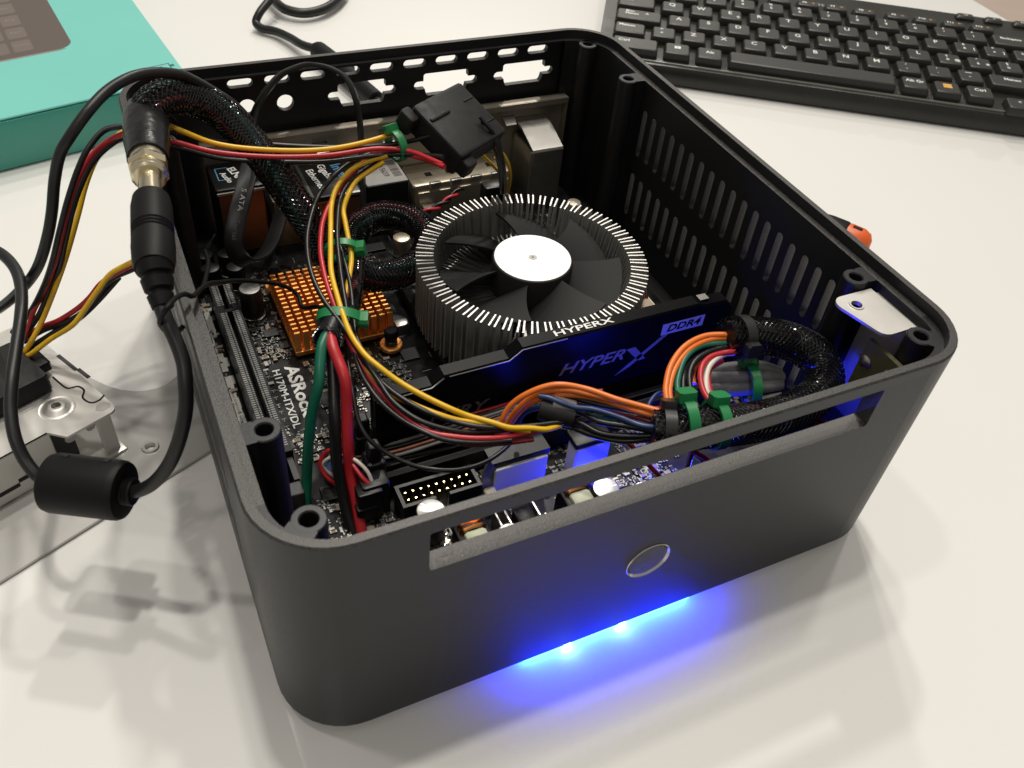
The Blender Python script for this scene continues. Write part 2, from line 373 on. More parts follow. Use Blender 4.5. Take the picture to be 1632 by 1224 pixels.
# blue light under the front edge
lb = obj('light_bar', MB().bbox(66, 124, 1.4, 7.0, 1.6, 4.9, .4), 'led_bar', case, 0)
obj('added_light_baffle', MB().bbox(58, 132, 7.3, 8.6, 0.4, 5.4, .2), 'plastic', lb, 0)  # unseen strip added to stop blue light spilling back under the case
for lx in (80.7, 99.2):
    obj('light_diode', MB().lathe([(1.4, -1.0), (1.4, 0), (.9, .5), (.05, .7)], 12, frame_T((lx, 1.3, 2.7), (1,0,0), (0,0,1))), 'led_core', lb)
# rear port shield
sh = MB(); sh.box(25.5, 182, 216.4, 217.2, 14, 57.2); sh.box(24.6, 183, 213.4, 217.6, 57.2, 58.0); sh.box(24.6, 183, 213.0, 213.6, 55.6, 58.0)
sh.box(182.2, 183, 213.4, 217.4, 14, 57.1)
obj('port_shield', sh, 'shield', case, 0)
# small metal mounting tab in the front right corner, with its upright and small switch board
A = [P(*q) for q in ((1336, 474, 78.5), (1391, 455, 78.5), (1456, 507, 78.5), (1397, 527, 78.5), (1378, 518, 78.5))]
tb = [(183.0, 36.2), (194.4, 36.2), (194.8, 17.2), (187.4, 17.0)] + arc(185.6, 20.6, 3.6, 265, 200, 5) + arc(182.2, 32.8, 3.4, 200, 95, 5)
hole = circle(184.3, 31.2, 1.7, 18)
tb = [(x - 1.6, y + 1.2) for x, y in tb]; hole = [(x - 1.6, y + 1.2) for x, y in hole]
vs, fs = plate_geo([tb, hole], 0.9)
mt = MB().add([(v.x, v.y, 79.0 + v.z) for v in vs], fs)
mt.lathe([(2.4, 79.4), (2.2, 79.75), (1.72, 79.75), (1.70, 78.4)], 20, Matrix.Translation((182.7, 32.4, 0)), False)
tabm = obj('mounting_tab', mt, 'satin_steel', case, 30)
obj('tab_upright', MB().box(194.0, 194.8, 18, 36, 40, 78.5), 'satin_steel', tabm, 0)

# switch board standing behind the front wall
sb = thing('switch_board', 'small dark circuit board standing upright below the metal corner tab', 'circuit board', (184, 18, 50))
obj('board', MB().box(183.2, 184.8, 9.0, 24.0, 44, 73), 'pcb_green', sb, 0)
mb = MB()
for yy, zz, r in ((21.5, 66, 2.2), (13, 68, 1.6), (16, 63, 1.5), (12, 61, 1.2), (19, 58, 1.4)):
    mb.lathe([(r, 0), (r, .5), (r*.6, 1.1), (.1, 1.3)], 12, frame_T((183.2, yy, zz), (0, 1, 0), (0, 0, 1)) @ Matrix.Rotation(math.pi, 4, 'X'))
obj('solder_joint', mb, 'solder', sb)
obj('socket', MB().bbox(184.9, 193.5, 8.5, 21, 52, 66, .8), 'plastic', sb)
obj('socket_shell', MB().box(186, 191, 6.2, 8.4, 54, 64), 'grey_plastic', sb, 0)

# ------------------------------------------------------------------ motherboard
ZB = 17.0
mobo = thing('motherboard', 'black motherboard with white lettering lying inside the open case', 'motherboard', (95, 132, 15))
obj('circuit_board', MB().box(9, 181, 47.5, 216.2, 15.4, ZB), 'pcb', mobo, 0)
# expansion slot with its two rows of contacts
ps = MB(); sx0, sx1, sy0, sy1 = 14.2, 22.2, 66, 169
ps.box(sx0, 16.6, sy0+14, sy1, ZB, 28); ps.box(19.8, sx1, sy0+14, sy1, ZB, 28); ps.box(16.6, 19.8, sy0+14, sy1, ZB, 20.5)
ps.box(16.6, 19.8, sy1-1.5, sy1-.01, 20.5, 27.8); ps.box(16.6, 19.8, sy0+14.01, sy0+15.2, 20.5, 27.8); ps.box(16.6, 19.8, sy1-17, sy1-15.4, 20.5, 27.5)
slot = obj('expansion_slot', ps, 'plastic', mobo, 0)
ct = MB()
y = sy0 + 16.5
while y < sy1 - 2:
    if not (sy1 - 18 < y < sy1 - 14.4):
        ct.box(16.62, 17.2, y, y+.52, 21, 28.05); ct.box(19.2, 19.78, y, y+.52, 21, 28.05)
        ct.box(15.0, 16.3, y, y+.55, 28.0, 28.12); ct.box(20.1, 21.4, y, y+.55, 28.0, 28.12)
    y += 1.0
obj('contact_row', ct, 'grey_print', slot, 0, 'stuff')
lt = MB(); lt.bbox(14.8, 21.6, sy0-1, sy0+4.2, ZB, 25, .4); lt.box(14.8, 16.5, sy0+4.3, sy0+13.4, ZB, 25.6); lt.box(19.9, 21.6, sy0+4.3, sy0+13.4, ZB, 25.6)
obj('latch', lt, 'grey_plastic', slot, 0)
# memory sockets
for k, my in enumerate((76.0, 64.6)):
    s = MB(); x0, x1 = 46, 176
    s.box(x0, x1, my-3.2, my-1.0, ZB, 25.2); s.box(x0, x1, my+1.0, my+3.2, ZB, 25.2); s.box(x0, x1, my-1.0, my+1.0, ZB, 19.4)
    q = obj('memory_socket', s, 'plastic', mobo, 0)
    c = MB(); x = x0 + 3
    while x < x1 - 3:
        c.box(x, x+.45, my-1.5, my-1.02, 20, 25.35); c.box(x, x+.45, my+1.02, my+1.5, 20, 25.35); x += .85
    obj('contact_row', c, 'grey_plastic', q, 0, 'stuff')
    for ex, sg in ((x0, -1), (x1, 1)):
        e = MB().bbox(ex-(6 if sg < 0 else 0), ex+(6 if sg > 0 else 0), my-3.6, my+3.6, ZB, 33, .8)
        e.bbox(ex-(5 if sg < 0 else -1), ex+(5 if sg > 0 else -1), my-2.2, my+2.2, 33, 39, .6)
        obj('latch', e, 'plastic', q, 0)
# printed lettering on the board
wt = MB()
text(wt, 'H170M-ITX/DL', 3.6, (27.6, 113.4, ZB+.05), (0,-1,0), (1,0,0), 29.5, bold=.05)
lt_ = obj('lettering', wt, 'white', mobo, 0)
wt = MB()
text(wt, 'ASRock', 6.4, (32.9, 115.6, ZB+.05), (0,-1,0), (1,0,0), 26.5, bold=.2)
obj('logo_lettering', wt, 'white', mobo, 0)
wt = MB()
text(wt, 'REV', 2.2, (26.0, 91.5, ZB+.05), (0,-1,0), (1,0,0)); text(wt, 'MP3', 1.3, (24.2, 91.6, ZB+.05), (0,-1,0), (1,0,0))
text(wt, 'T_OUT1', 2.0, (11.6, 174.5, ZB+.05), (0,-1,0), (1,0,0))
text(wt, 'CLRMOS', 1.3, (40, 124, ZB+.05), (0,-1,0), (1,0,0))
for k in range(14):                                     # bracket-like marks beside the slot
    y = 140 - 3.6*k; wt.box(23.4, 25.3, y, y+.25, ZB, ZB+.05); wt.box(23.4, 23.65, y-1.2, y, ZB, ZB+.05); wt.box(24.4, 24.6, y-1.2, y, ZB, ZB+.05)
for k in range(40):
    x, y = random.uniform(24, 44), random.uniform(84, 165)
    if 26 < x < 36 and 98 < y < 131: continue
    if random.random() < .5: wt.box(x, x+random.uniform(1, 3.5), y, y+.15, ZB, ZB+.04)
    else: wt.box(x, x+.15, y, y+random.uniform(1, 3.5), ZB, ZB+.04)
for k in range(160):
    x, y = random.uniform(40, 178), random.uniform(48, 196)
    if random.random() < .5: wt.box(x, x+random.uniform(1, 4), y, y+.15, ZB, ZB+.04)
    else: wt.box(x, x+.15, y, y+random.uniform(1, 4), ZB, ZB+.04)
obj('marking', wt, 'grey_print', mobo, 0, 'stuff')
# long white printed block along the slot, notched like a torn strip
wp = MB(); y = 171.0; ys = []
while y > 104:
    h = random.choice((1.2, 1.8, 2.6)); ys.append((y, h)); y -= h
for y, h in ys:
    w = 2.0 + random.choice((-.1, 0, .3, 1.2, .1)); 
    if abs(y - 132.5) < 1.0: continue
    if 146 < y < 152: w = .5
    wp.box(10.6, 10.6+w, y-h, y, ZB, ZB+.06)
obj('printed_strip', wp, 'strip', mobo, 0)
wp = MB()
text(wp, 'ASRock  H170M-ITX/DL  BARCODE', .95, (11.5, 114, ZB+.09), (0,-1,0), (1,0,0), 18)
wp2 = text
obj('strip_lettering', wp, 'print_brown', mobo, 0)

# tall capacitor by the slot, four black ones in the corner, small can inside the braided loop
def capacitor(x, y, r, h, parent, top='alu', sleeve='cap_sleeve', z=ZB, base=True):
    T = Matrix.Translation((x, y, z))
    c = obj('capacitor', MB().lathe([(r, 0), (r, .5), (r*.94, .9), (r, 1.4), (r, h-.5), (r*.93, h)], 26, T), sleeve, parent)
    t = MB().lathe([(r*.90, h-.1), (r*.90, h+.06), (r*.86, h+.12), (.05, h+.1)], 26, T)
    obj('capacitor_top', t, top, c)
    g = MB()
    for a in (30, 150, 270): g.box(-.12, .12, 0, r*.84, h+.05, h+.16, T @ Matrix.Rotation(math.radians(a), 4, 'Z'))
    if top == 'cap_white': obj('score_line', g, 'steel', c, 0)
    if base: obj('base_ring', MB().lathe([(r+.35, 0), (r+.35, .5), (r+.05, .6)], 26, T), 'solder', c)
    return c
capacitor(27.6, 160.5, 4.1, 12.5, mobo)
for x, y in ((16.6, 190), (24.6, 188.5), (17.4, 181), (26.0, 179)): capacitor(x, y, 3.4, 9.5, mobo, 'plastic', 'plastic')
p_ = P(640, 378, 25); capacitor(p_.x, p_.y, 3.6, 8, mobo, 'gold_steel', 'gold_steel')
# rear connectors
def block(name, x0, x1, y0, y1, z0, z1, m, b=.6, parent=None):
    return obj(name, MB().bbox(x0, x1, y0, y1, z0, z1, b), m, parent or mobo, 30)
au = block('audio_jack_block', 25.5, 44, 196.2, 216, ZB, 49, 'plastic')
obj('shield_plate', MB().box(26.2, 42.8, 195.6, 196.1, ZB+4, 47), 'jack_orange', au, 0)
obj('edge_strip', MB().box(25.8, 43.6, 195.3, 196.15, 47.05, 48.0), 'steel', au, 0)
t = MB(); text(t, 'ELNA', 4.2, (35.0, 206.4, 49.06), (0.25,-1,0), (1,.25,0), bold=.12); text(t, 'Audio', 3.2, (31.2, 204.6, 49.06), (0.25,-1,0), (1,.25,0), bold=.06)
obj('lettering', t, 'white', au, 0)
t = MB(); t.box(28.0, 28.4, 203, 212, 49, 49.06); t.box(28.4, 33, 211.6, 212, 49, 49.06); t.box(28.4, 30.4, 203, 203.4, 49, 49.06)
obj('printed_frame', t, 'blue_print', au, 0)
us = block('usb_port_block', 46.5, 58, 200, 216, ZB, 38, 'gold_steel')
obj('spring_tab', MB().box(47.5, 57, 198.6, 199.9, 36.2, 38.3), 'steel', us, 0)
ln = block('network_port_block', 59.5, 79.5, 187, 216, ZB, 45, 'plastic')
obj('shield_plate', MB().box(60.2, 78.8, 186.3, 186.9, ZB+2, 43), 'jack_orange', ln, 0)
obj('edge_strip', MB().box(59.3, 60.3, 187.4, 216, 44.0, 45.4), 'edge_metal', ln, 0)
obj('edge_strip', MB().box(70, 79.3, 186.2, 187.4, 44.1, 45.3), 'steel', ln, 0)
t = MB(); text(t, 'Ethernet', 4.2, (64.4, 200.6, 45.06), (.12,-1,0), (1,.12,0), bold=.06); text(t, 'Gigabit', 4.2, (69.4, 204.5, 45.06), (.12,-1,0), (1,.12,0), bold=.06)
obj('lettering', t, 'white', ln, 0)
t = MB(); text(t, 'Intel', 6.0, (75.0, 204, 45.06), (.12,-1,0), (1,.12,0), bold=.08)
obj('logo_lettering', t, 'blue_print', ln, 0)
hd = block('display_port_block', 84, 102.5, 196.5, 216, ZB, 40, 'plastic')
obj('paper_label', MB().box(84.6, 102, 197, 215, 40.0, 40.12), 'label_grey', hd, 0)
t = MB(); text(t, '15659', 3.4, (94.4, 206, 40.17), (.05,-1,0), (1,.05,0), bold=.04)
y = 201.0
while y < 213: w = random.choice((.25, .4, .6)); t.box(97.4, 101, y, y+w, 40.12, 40.18); y += w + random.choice((.3, .5))
obj('barcode', t, 'print_brown', hd, 0)
dv = block('display_port_block', 105, 151, 199, 216, ZB, 35, 'gold_steel', 1.0)
obj('shell_ridge', MB().bbox(107, 149, 197.8, 199.1, ZB+4, 32, .3), 'gold_steel', dv, 30)
for k in range(4):
    x = 112 + 9.5*k
    obj('spring_tab', MB().bbox(x, x+5, 198.0 - .4, 199.2, 33.4, 36.0, .3), 'steel', dv, 30)
    obj('vent_hole', MB().box(x+1, x+4, 205, 208, 34.98, 35.04), 'plastic', dv, 0)
for x in (109.5, 146.5):
    obj('hex_standoff', MB().lathe([(2.4, 0), (2.4, 3.0), (1.2, 3.0), (1.2, 1.0)], 6, frame_T((x, 197.7, 24), (1, 0, 0), (0, 0, 1))), 'brass', dv, 20)
obj('shell_seam', MB().box(105.4, 150.6, 209.6, 210.0, 34.99, 35.12), 'edge_metal', dv, 0)
for k in range(5): obj('spring_finger', MB().loft([[(40+28*k, 215.9, 52), (46+28*k, 215.9, 52), (46+28*k, 216.3, 52), (40+28*k, 216.3, 52)], [(40.6+28*k, 211.5, 49.5), (45.4+28*k, 211.5, 49.5), (45.4+28*k, 212, 49.5), (40.6+28*k, 212, 49.5)]]), 'steel', case, 0)
obj('grounding_tab', MB().bbox(108, 114, 192, 196.5, ZB+2, 27, .3), 'steel', dv, 30)
obj('grounding_tab', MB().bbox(93, 101, 190, 195.5, ZB, 26, .3), 'gold_steel', hd, 30)
mt = MB(); pr = [(216, 50), (209, 50.2), (206.6, 49.6), (195, 45.5), (194.4, 44.6), (194.4, ZB), (195.0, ZB), (195.0, 44.4), (207, 48.8), (216, 49.2)]
mt.loft([[(158, y, z) for y, z in pr], [(172.5, y, z) for y, z in pr]])
ub = block('usb_port_block', 158.6, 172, 197, 215.8, ZB, 43.5, 'steel')
obj('bent_shield', mt, 'dark_steel', ub, 20)
# front edge: shrouded pin header and other connectors
hx0, hx1, hy0, hy1 = 46.6, 72.0, 48.2, 57.0
h = MB(); h.box(hx0, hx1, hy1-1.1, hy1, ZB, 26); h.box(hx0, hx0+1.1, hy0, hy1-1.1, ZB, 26); h.box(hx1-1.1, hx1, hy0, hy1-1.1, ZB, 26)
h.box(hx0+1.1, 57, hy0, hy0+1.1, ZB, 26); h.box(61.5, hx1-1.1, hy0, hy0+1.1, ZB, 26); h.box(hx0+1.1, hx1-1.1, hy0+1.1, hy1-1.1, ZB, 18)
hh = obj('pin_header', h, 'plastic', mobo, 0)
for k in range(9):
    for r_ in (51.2, 54.0):
        pn = obj('pin', MB().box(49.0 + 2.5*k, 49.5 + 2.5*k, r_, r_+.5, 18, 25), 'gold', hh, 0) if k == 0 and r_ == 51.2 else inst('pin', pn, hh, (2.5*k, r_ - 51.2, 0))
# chips
for cx, cy, sx, sy, rz in ((57, 60.0, 5.4, 5.4, 0), (66, 60.4, 4, 3.6, 0), (31, 147, 5.5, 3.8, 0), (74.5, 119.5, 6, 6, 0), (83, 186, 9, 5, 0), (33.5, 139, 3.2, 3.2, 0), (60, 108, 7, 4.5, 0), (40, 108, 4, 6, 0), (30, 68, 6, 6, 0), (120, 186, 10, 6, 0)):
    obj('chip', MB().bbox(cx-sx/2, cx+sx/2, cy-sy/2, cy+sy/2, ZB, ZB+1.1, .15), 'chip', mobo, 0)
obj('crystal', MB().bbox(74.2, 79.4, 132.6, 136.8, ZB, ZB+3.2, .4), 'steel', mobo, 30)
# hundreds of tiny parts between the big ones
def speckle(n, areas, avoid, z, parent, seed):
    rnd = random.Random(seed); s = MB(); d = 0
    while d < n:
        a = rnd.choices(areas, [w[4] for w in areas])[0]; x, y = rnd.uniform(a[0], a[1]), rnd.uniform(a[2], a[3])
        if any(q[0]-.6 < x < q[1]+.6 and q[2]-.6 < y < q[3]+.6 for q in avoid): continue
        d += 1
        l, w, h = rnd.choice(((1.0, .5, .4), (1.6, .8, .6), (2.0, 1.25, .8), (1.0, .5, .4)))
        ax = rnd.random() < .5; k = rnd.choice((2, 1, 1, 1, 0)); 
        bxs = lambda p, q, r_, t_, e, zz: s.box(x+(p if ax else r_), x+(q if ax else t_), y+(r_ if ax else p), y+(t_ if ax else q), z, z+zz, None, False)
        s.mi = k if k < 3 else 1; bxs(-l/2, l/2, -w/2, w/2, 0, h)
        s.mi = 0; bxs(-l/2-.18, -l/2+.14, -w/2-.04, w/2+.04, 0, h+.04); bxs(l/2-.14, l/2+.18, -w/2-.04, w/2+.04, 0, h+.04)
        if rnd.random() < .35: s.mi = 0; s.box(x-.6, x+.2, y+.9, y+1.15, z, z+.1, None, False); s.box(x-.6, x+.2, y+1.4, y+1.6, z, z+.1, None, False)
    obj('small_component', s, ['solder', 'chip', 'tan'], parent, 0, 'stuff')
AV = [(13, 23.5, 64, 171), (25, 37, 97, 131), (44, 180, 59.5, 69), (44, 180, 71, 81), (35.5, 73.5, 130, 169), (23, 33, 155, 166), (45.5, 73, 46, 58.5), (72, 156, 80, 163), (25, 152, 185, 217)]
speckle(1500, [(10, 13.5, 50, 200, 1), (23.5, 36, 82, 172, 5), (36, 72, 82, 130, 5), (73, 80, 100, 150, 6), (10, 46, 48, 66, 2.2), (30, 80, 166, 188, 4), (72, 180, 48, 60, 3), (46, 178, 57.2, 61, 3), (78, 180, 160, 190, 2), (156, 180, 82, 190, 1)], AV, ZB, mobo, 11)
# little sockets and plugs near the front left
block('fan_header', 34, 41, 53, 57, ZB, 24, 'plastic'); 
bl = block('board_connector', 30, 40, 70.5, 76, ZB, 23, 'blue_plug')
block('board_connector', 36.5, 45, 55, 62.5, ZB, 31, 'plastic')
wf = block('fan_header', 153.5, 160, 93, 101, ZB, 38, 'cream_plastic', .5)
obj('header_slot', MB().box(154.4, 159.2, 94, 100, 38.02, 38.2), 'tan', wf, 0)

# chipset heat sink with copper pins and its push pins
hs = thing('chipset_heatsink', 'copper orange pin heat sink on the motherboard beneath the wires', 'heat sink', (54, 149, ZB))
base = obj('base_plate', MB().bbox(36, 72.5, 131, 168, ZB+1.2, ZB+3.0, .3), 'copper', hs, 0)
pin0 = None
for i in range(12):
    for j in range(15):
        if pin0 is None: pin0 = obj('pin', MB().bbox(36.2, 38.3, 131.4, 132.25, ZB+3.0, ZB+11.6, .1), 'copper', hs, 0)
        else:
            x, y = 3.1*i, 2.48*j
            if x + y > 66: continue
            inst('pin', pin0, hs, (x, y, 0))
for cx, cy in ((69.4, 125.2), (39, 172)):
    ear = obj('mounting_ear', MB().lathe([(4.2, 1.2), (4.2, 2.6), (3.9, 2.9), (2.0, 2.9)], 24, Matrix.Translation((cx, cy, ZB))), 'copper', hs)
    obj('push_pin', MB().lathe([(2.3, 2.9), (2.3, 4.4), (2.05, 4.6), (2.05, 5.6), (2.5, 6.0), (2.5, 8.6), (2.1, 9.2), (.05, 9.2)], 20, Matrix.Translation((cx, cy, ZB))), 'plastic', ear)

# ------------------------------------------------------------------ memory module
ram = thing('memory_module', 'black memory module with angular heat spreader standing in the rear socket', 'memory module', (111, 76, 19))
obj('circuit_board', MB().box(47, 175, 75.3, 75.9, 19.5, 46), 'pcb', ram, 0)
prof = [(46.5, 27), (46.5, 44.2), (64.5, 44.6), (68.5, 47.6), (90, 47.9), (94.5, 51.2), (160, 51.4), (163.5, 50.2), (172, 50.0), (175.5, 46.5), (175.5, 27)]
sp = MB()
for y0, y1, yt, dz in ((72.6, 75.2, 77.3, .9), (75.9, 78.0, 77.5, .4)):
    front = y0 < 75
    r0 = [(x, y0, z) for x, z in prof]; r1 = [(x, y0 + .5 if front else yt, z + (.7 if front and z > 40 else dz if z > 40 else 0)) for x, z in prof]
    r2 = [(x, yt if z > 40 else y1, z + (dz if z > 40 else 0)) for x, z in prof]; r3 = [(x, y1, z - .6) for x, z in prof]
    sp.loft([r0, r1, r2, r3] if front else [r0, r2, [(x, y1, z) for x, z in prof]], None, True)
for v_ in sp.v:
    if v_.z > 40: v_.z += 2.6
hsp = obj('heat_spreader', sp, 'heat_spreader', ram, 18)
obj('edge_line', MB().tube([(70, 72.5, 50.3), (90.0, 72.5, 50.6), (94.3, 72.5, 53.9), (110, 72.5, 54.0)], .22, 6, 1, raw=True), 'edge_metal', hsp)
obj('edge_line', MB().tube([(47, 72.5, 46.9), (64.3, 72.5, 47.3), (68.3, 72.5, 50.2)], .3, 6, 1, raw=True), 'edge_metal', hsp)
un_ = Vector((0, 1.7, 1.4)).normalized()
t = MB(); text(t, 'HYPERX', 3.3, (117.0, 75.0, 54.84), (1, 0, 0), (0, 4.2, .2), 21.5, bold=.05, depth=.05)
obj('top_lettering', t, 'white', hsp, 0)
t = MB(); text(t, 'HYPER', 6.6, (121, 72.52, 40.0), (1, 0, 0), (0, 0, 1), 25, bold=.1, shear=.35, depth=.05)
t.add([Vector(q) for q in ((131.5, 72.54, 30.5), (137, 72.54, 33.2), (150.5, 72.54, 44.6), (148, 72.54, 44.4), (136.0, 72.54, 34.6))], [(0, 1, 2, 3, 4)])
t.add([Vector(q) for q in ((134.2, 72.54, 42.0), (137.6, 72.54, 42.2), (143.0, 72.54, 35.4), (140.2, 72.54, 35.2))], [(3, 2, 1, 0)])
obj('side_lettering', t, 'ram_print', hsp, 0)
t = MB(); t.box(147, 164, 72.44, 72.5, 44.6, 49.4)
pl = obj('generation_badge', t, 'badge', hsp, 0)
t = MB(); text(t, 'DDR4', 4.0, (155.6, 72.38, 47.0), (1, 0, 0), (0, 0, 1), 13.5, bold=.08, shear=.2, depth=.05)
obj('badge_lettering', t, 'heat_spreader', pl, 0)
t = MB(); text(t, 'FURY', 6.4, (73, 72.52, 33.5), (1, 0, 0), (0, 0, 1), 21, bold=.1, shear=.3, depth=.05)
obj('side_lettering', t, 'ram_dark_print', hsp, 0)
for x in (150, 156, 162): obj('clip_notch', MB().box(x, x+3.6, 74.6, 77.4, 54.0, 54.4), 'edge_metal', hsp, 0)

# ------------------------------------------------------------------ processor cooler
FX, FY, FZ = 121.0, 119.8, 50.0
cool = thing('processor_cooler', 'round silver finned processor cooler with a black fan and white hub', 'cooler', (FX, FY, ZB))
TC = Matrix.Translation((FX, FY, 0))
obj('base_frame', MB().bbox(FX-39, FX+39, FY-38, FY+39, ZB+3, ZB+6.5, .5), 'plastic', cool, 0)
obj('core', MB().lathe([(13, ZB+5), (13, 34), (11, 35)], 32, TC), 'alu', cool)
NF = 54
st = [(27.5, 0.0), (30.0, .75), (33.4, 1.22), (35.4, 1.25), (41.6, 1.45)]
def fin_mesh(sg):
    m_ = MB(); zt = [36.2, 36.4, 36.8, FZ, FZ]; rings = []; hw = .29
    for (r, t), z in zip(st, zt):
        rings.append([(r, sg*t - hw, 25.5), (r, sg*t + hw, 25.5), (r, sg*t + hw, z), (r, sg*t - hw, z)])
    return m_.loft(rings)
fa = None
for k in range(NF):
    a = 2*math.pi*(k + .3) / NF
    if fa is None:
        fa = obj('fin', fin_mesh(1), 'alu', cool, 0); fb = obj('fin', fin_mesh(-1), 'alu', cool, 0)
        spk = obj('spoke', MB().loft([[(12.5, -.45, 25), (12.5, .45, 25), (12.5, .45, 36.2), (12.5, -.45, 36.2)], [(27.7, -.75, 25.5), (27.7, .75, 25.5), (27.7, .75, 36.2), (27.7, -.75, 36.2)]]), 'alu', cool, 0)
        for o in (fa, fb, spk): o.location = Vector((FX, FY, 0))*MM - cool.location; o.rotation_euler = (0, 0, a)
    else:
        for nm, s_ in (('fin', fa), ('fin', fb), ('spoke', spk)): inst(nm, s_, cool, (FX, FY, 0), a)
fan = obj('fan_hub', MB().lathe([(14.6, 38), (14.6, 49.0), (14.3, 49.8), (14.0, 50.0), (.05, 50.0)], 48, TC), 'fan', cool)
hl = obj('hub_label', MB().lathe([(13.8, 50.02), (13.8, 50.16), (.05, 50.16)], 48, TC, False), 'sticker', fan)
obj('hub_mark', MB().lathe([(1.55, 50.16), (1.55, 50.24), (.05, 50.24)], 20, TC, False), 'label_grey', hl)
obj('hub_mark', MB().lathe([(.45, 50.24), (.45, 50.3), (.05, 50.3)], 12, TC, False), 'print_brown', hl)
bl0 = None; NB = 7
for k in range(NB):
    a = 2*math.pi*(k + .15) / NB
    if bl0 is None:
        m_ = MB(); top = []; bot = []; nr, na = 6, 9
        for i in range(nr + 1):
            r = 13.9 + (32.9 - 13.9)*i/nr
            row = []
            for j in range(na + 1):
                s_ = j / na - .5; ang = s_ * math.radians(49) + math.radians(6)*(i/nr)**2
                row.append(Vector((r*math.cos(ang), r*math.sin(ang), 43.6 + 12.0*s_*(1 - .1*i/nr) - .8*(s_*2)**2)))
            top.append(row)
        for row in top: bot.append([p - Vector((0, 0, .9)) for p in row])
        W = na + 1; vs = [p for r_ in top for p in r_] + [p for r_ in bot for p in r_]; o_ = (nr+1)*W; fs = []
        for i in range(nr):
            for j in range(na):
                q = (i*W+j, (i+1)*W+j, (i+1)*W+j+1, i*W+j+1); fs.append(q); fs.append(tuple(x + o_ for x in reversed(q)))
        for j in range(na):
            fs.append((nr*W+j, nr*W+j+o_, nr*W+j+1+o_, nr*W+j+1)); fs.append((j+1, j+1+o_, j+o_, j))
        for i in range(nr):
            fs.append((i*W, i*W+o_, (i+1)*W+o_, (i+1)*W)); fs.append((i*W+na, (i+1)*W+na, (i+1)*W+na+o_, i*W+na+o_))
        m_.add(vs, fs); bl0 = obj('fan_blade', m_, 'fan', cool, 40)
        bl0.location = Vector((FX, FY, 0))*MM - cool.location; bl0.rotation_euler = (0, 0, a)
    else: inst('fan_blade', bl0, cool, (FX, FY, 0), a)
sc_ = P(757, 563, 28); obj('mounting_screw', MB().lathe([(3.4, 22), (3.4, 27), (2.8, 28), (.05, 28.3)], 20, Matrix.Translation((sc_.x, sc_.y, 0))), 'cream_plastic', cool)
sc_ = P(915, 322, 32); obj('mounting_screw', MB().lathe([(3.4, 22), (3.4, 31), (2.8, 32), (.05, 32.3)], 20, Matrix.Translation((sc_.x, sc_.y, 0))), 'gold_steel', cool)
wa = P(1042, 440, 42); wb = P(1040, 468, 36)
for kk, (m_, off) in enumerate((('w_yellow', 0), ('w_red', 1.6), ('w_black', 3.0))):
    pts = [(157 + off*.4 - 4, 114, 30), (156.5 + off, 109, 40), (157 + off, 103, 43 - off*.4), (155.5 + off, 98.5, 38)]
    obj('fan_wire', MB().tube(pts, .75, 8), m_, cool, 60)

# ------------------------------------------------------------------ power converter board behind the front wall
pc = thing('power_converter', 'power converter board with white topped capacitors behind the front slot', 'circuit board', (98, 27, 12))
ZC = 13.6
obj('circuit_board', MB().box(34, 168, 8, 46.6, 12, ZC), 'pcb', pc, 0)
for px, py in ((966, 778), (1028, 782), (815, 852)):
    q = P(px, py, 25.5); c = capacitor(q.x, q.y, 4.5 if px != 1028 else 4.0, 11.9, pc, 'cap_white', 'plastic', ZC, False)
    obj('yellow_band', MB().lathe([(4.56, .2), (4.56, 1.6)], 24, Matrix.Translation((q.x, q.y, ZC)), False), 'cream_plastic', c)
q = P(687, 812, 26.5); c = capacitor(q.x, q.y, 4.6, 12.5, pc, 'cap_white', 'plastic', ZC, False)
for px, py in ((757, 850), (923, 788)):
    q = P(px, py, 24); 
    bd = obj('coil', MB().bbox(q.x-5.2, q.x+5.2, q.y-5.2, q.y+5.2, ZC, 23.6, .6), 'plastic', pc, 30)
    obj('coil_core', MB().bbox(q.x-3.4, q.x+3.6, q.y-5.4, q.y+1.0, 19, 25.0, .8), 'coil_pale', bd, 30)
    for dy in (1.6, 3.6): obj('winding', MB().tube([(q.x-3.6, q.y+dy, 20), (q.x-3.4, q.y+dy, 24.4), (q.x-2.6, q.y+dy, 25.2), (q.x+2.6, q.y+dy, 25.2), (q.x+3.4, q.y+dy, 24.4), (q.x+3.6, q.y+dy, 20)], .75, 8, 4), 'wire_coil', bd)
for x0, x1, y0, y1, zt in ((78, 84, 27, 39, 22), (86, 95, 22, 36, 19), (48, 53, 22, 34, 22), (42, 47, 20, 36, 24), (150, 160, 14, 30, 22)):
    obj('connector', MB().bbox(x0, x1, y0, y1, ZC, zt, .5), 'plastic', pc, 30)
for x in (72.5, 75.5, 85.0): obj('metal_lead', MB().box(x, x+.5, 34, 41, ZC, 22), 'steel', pc, 0)
speckle(700, [(36, 166, 10, 46, 1), (100, 140, 18, 46, 2.4), (52, 60, 20, 44, .8)], [], ZC, pc, 5)
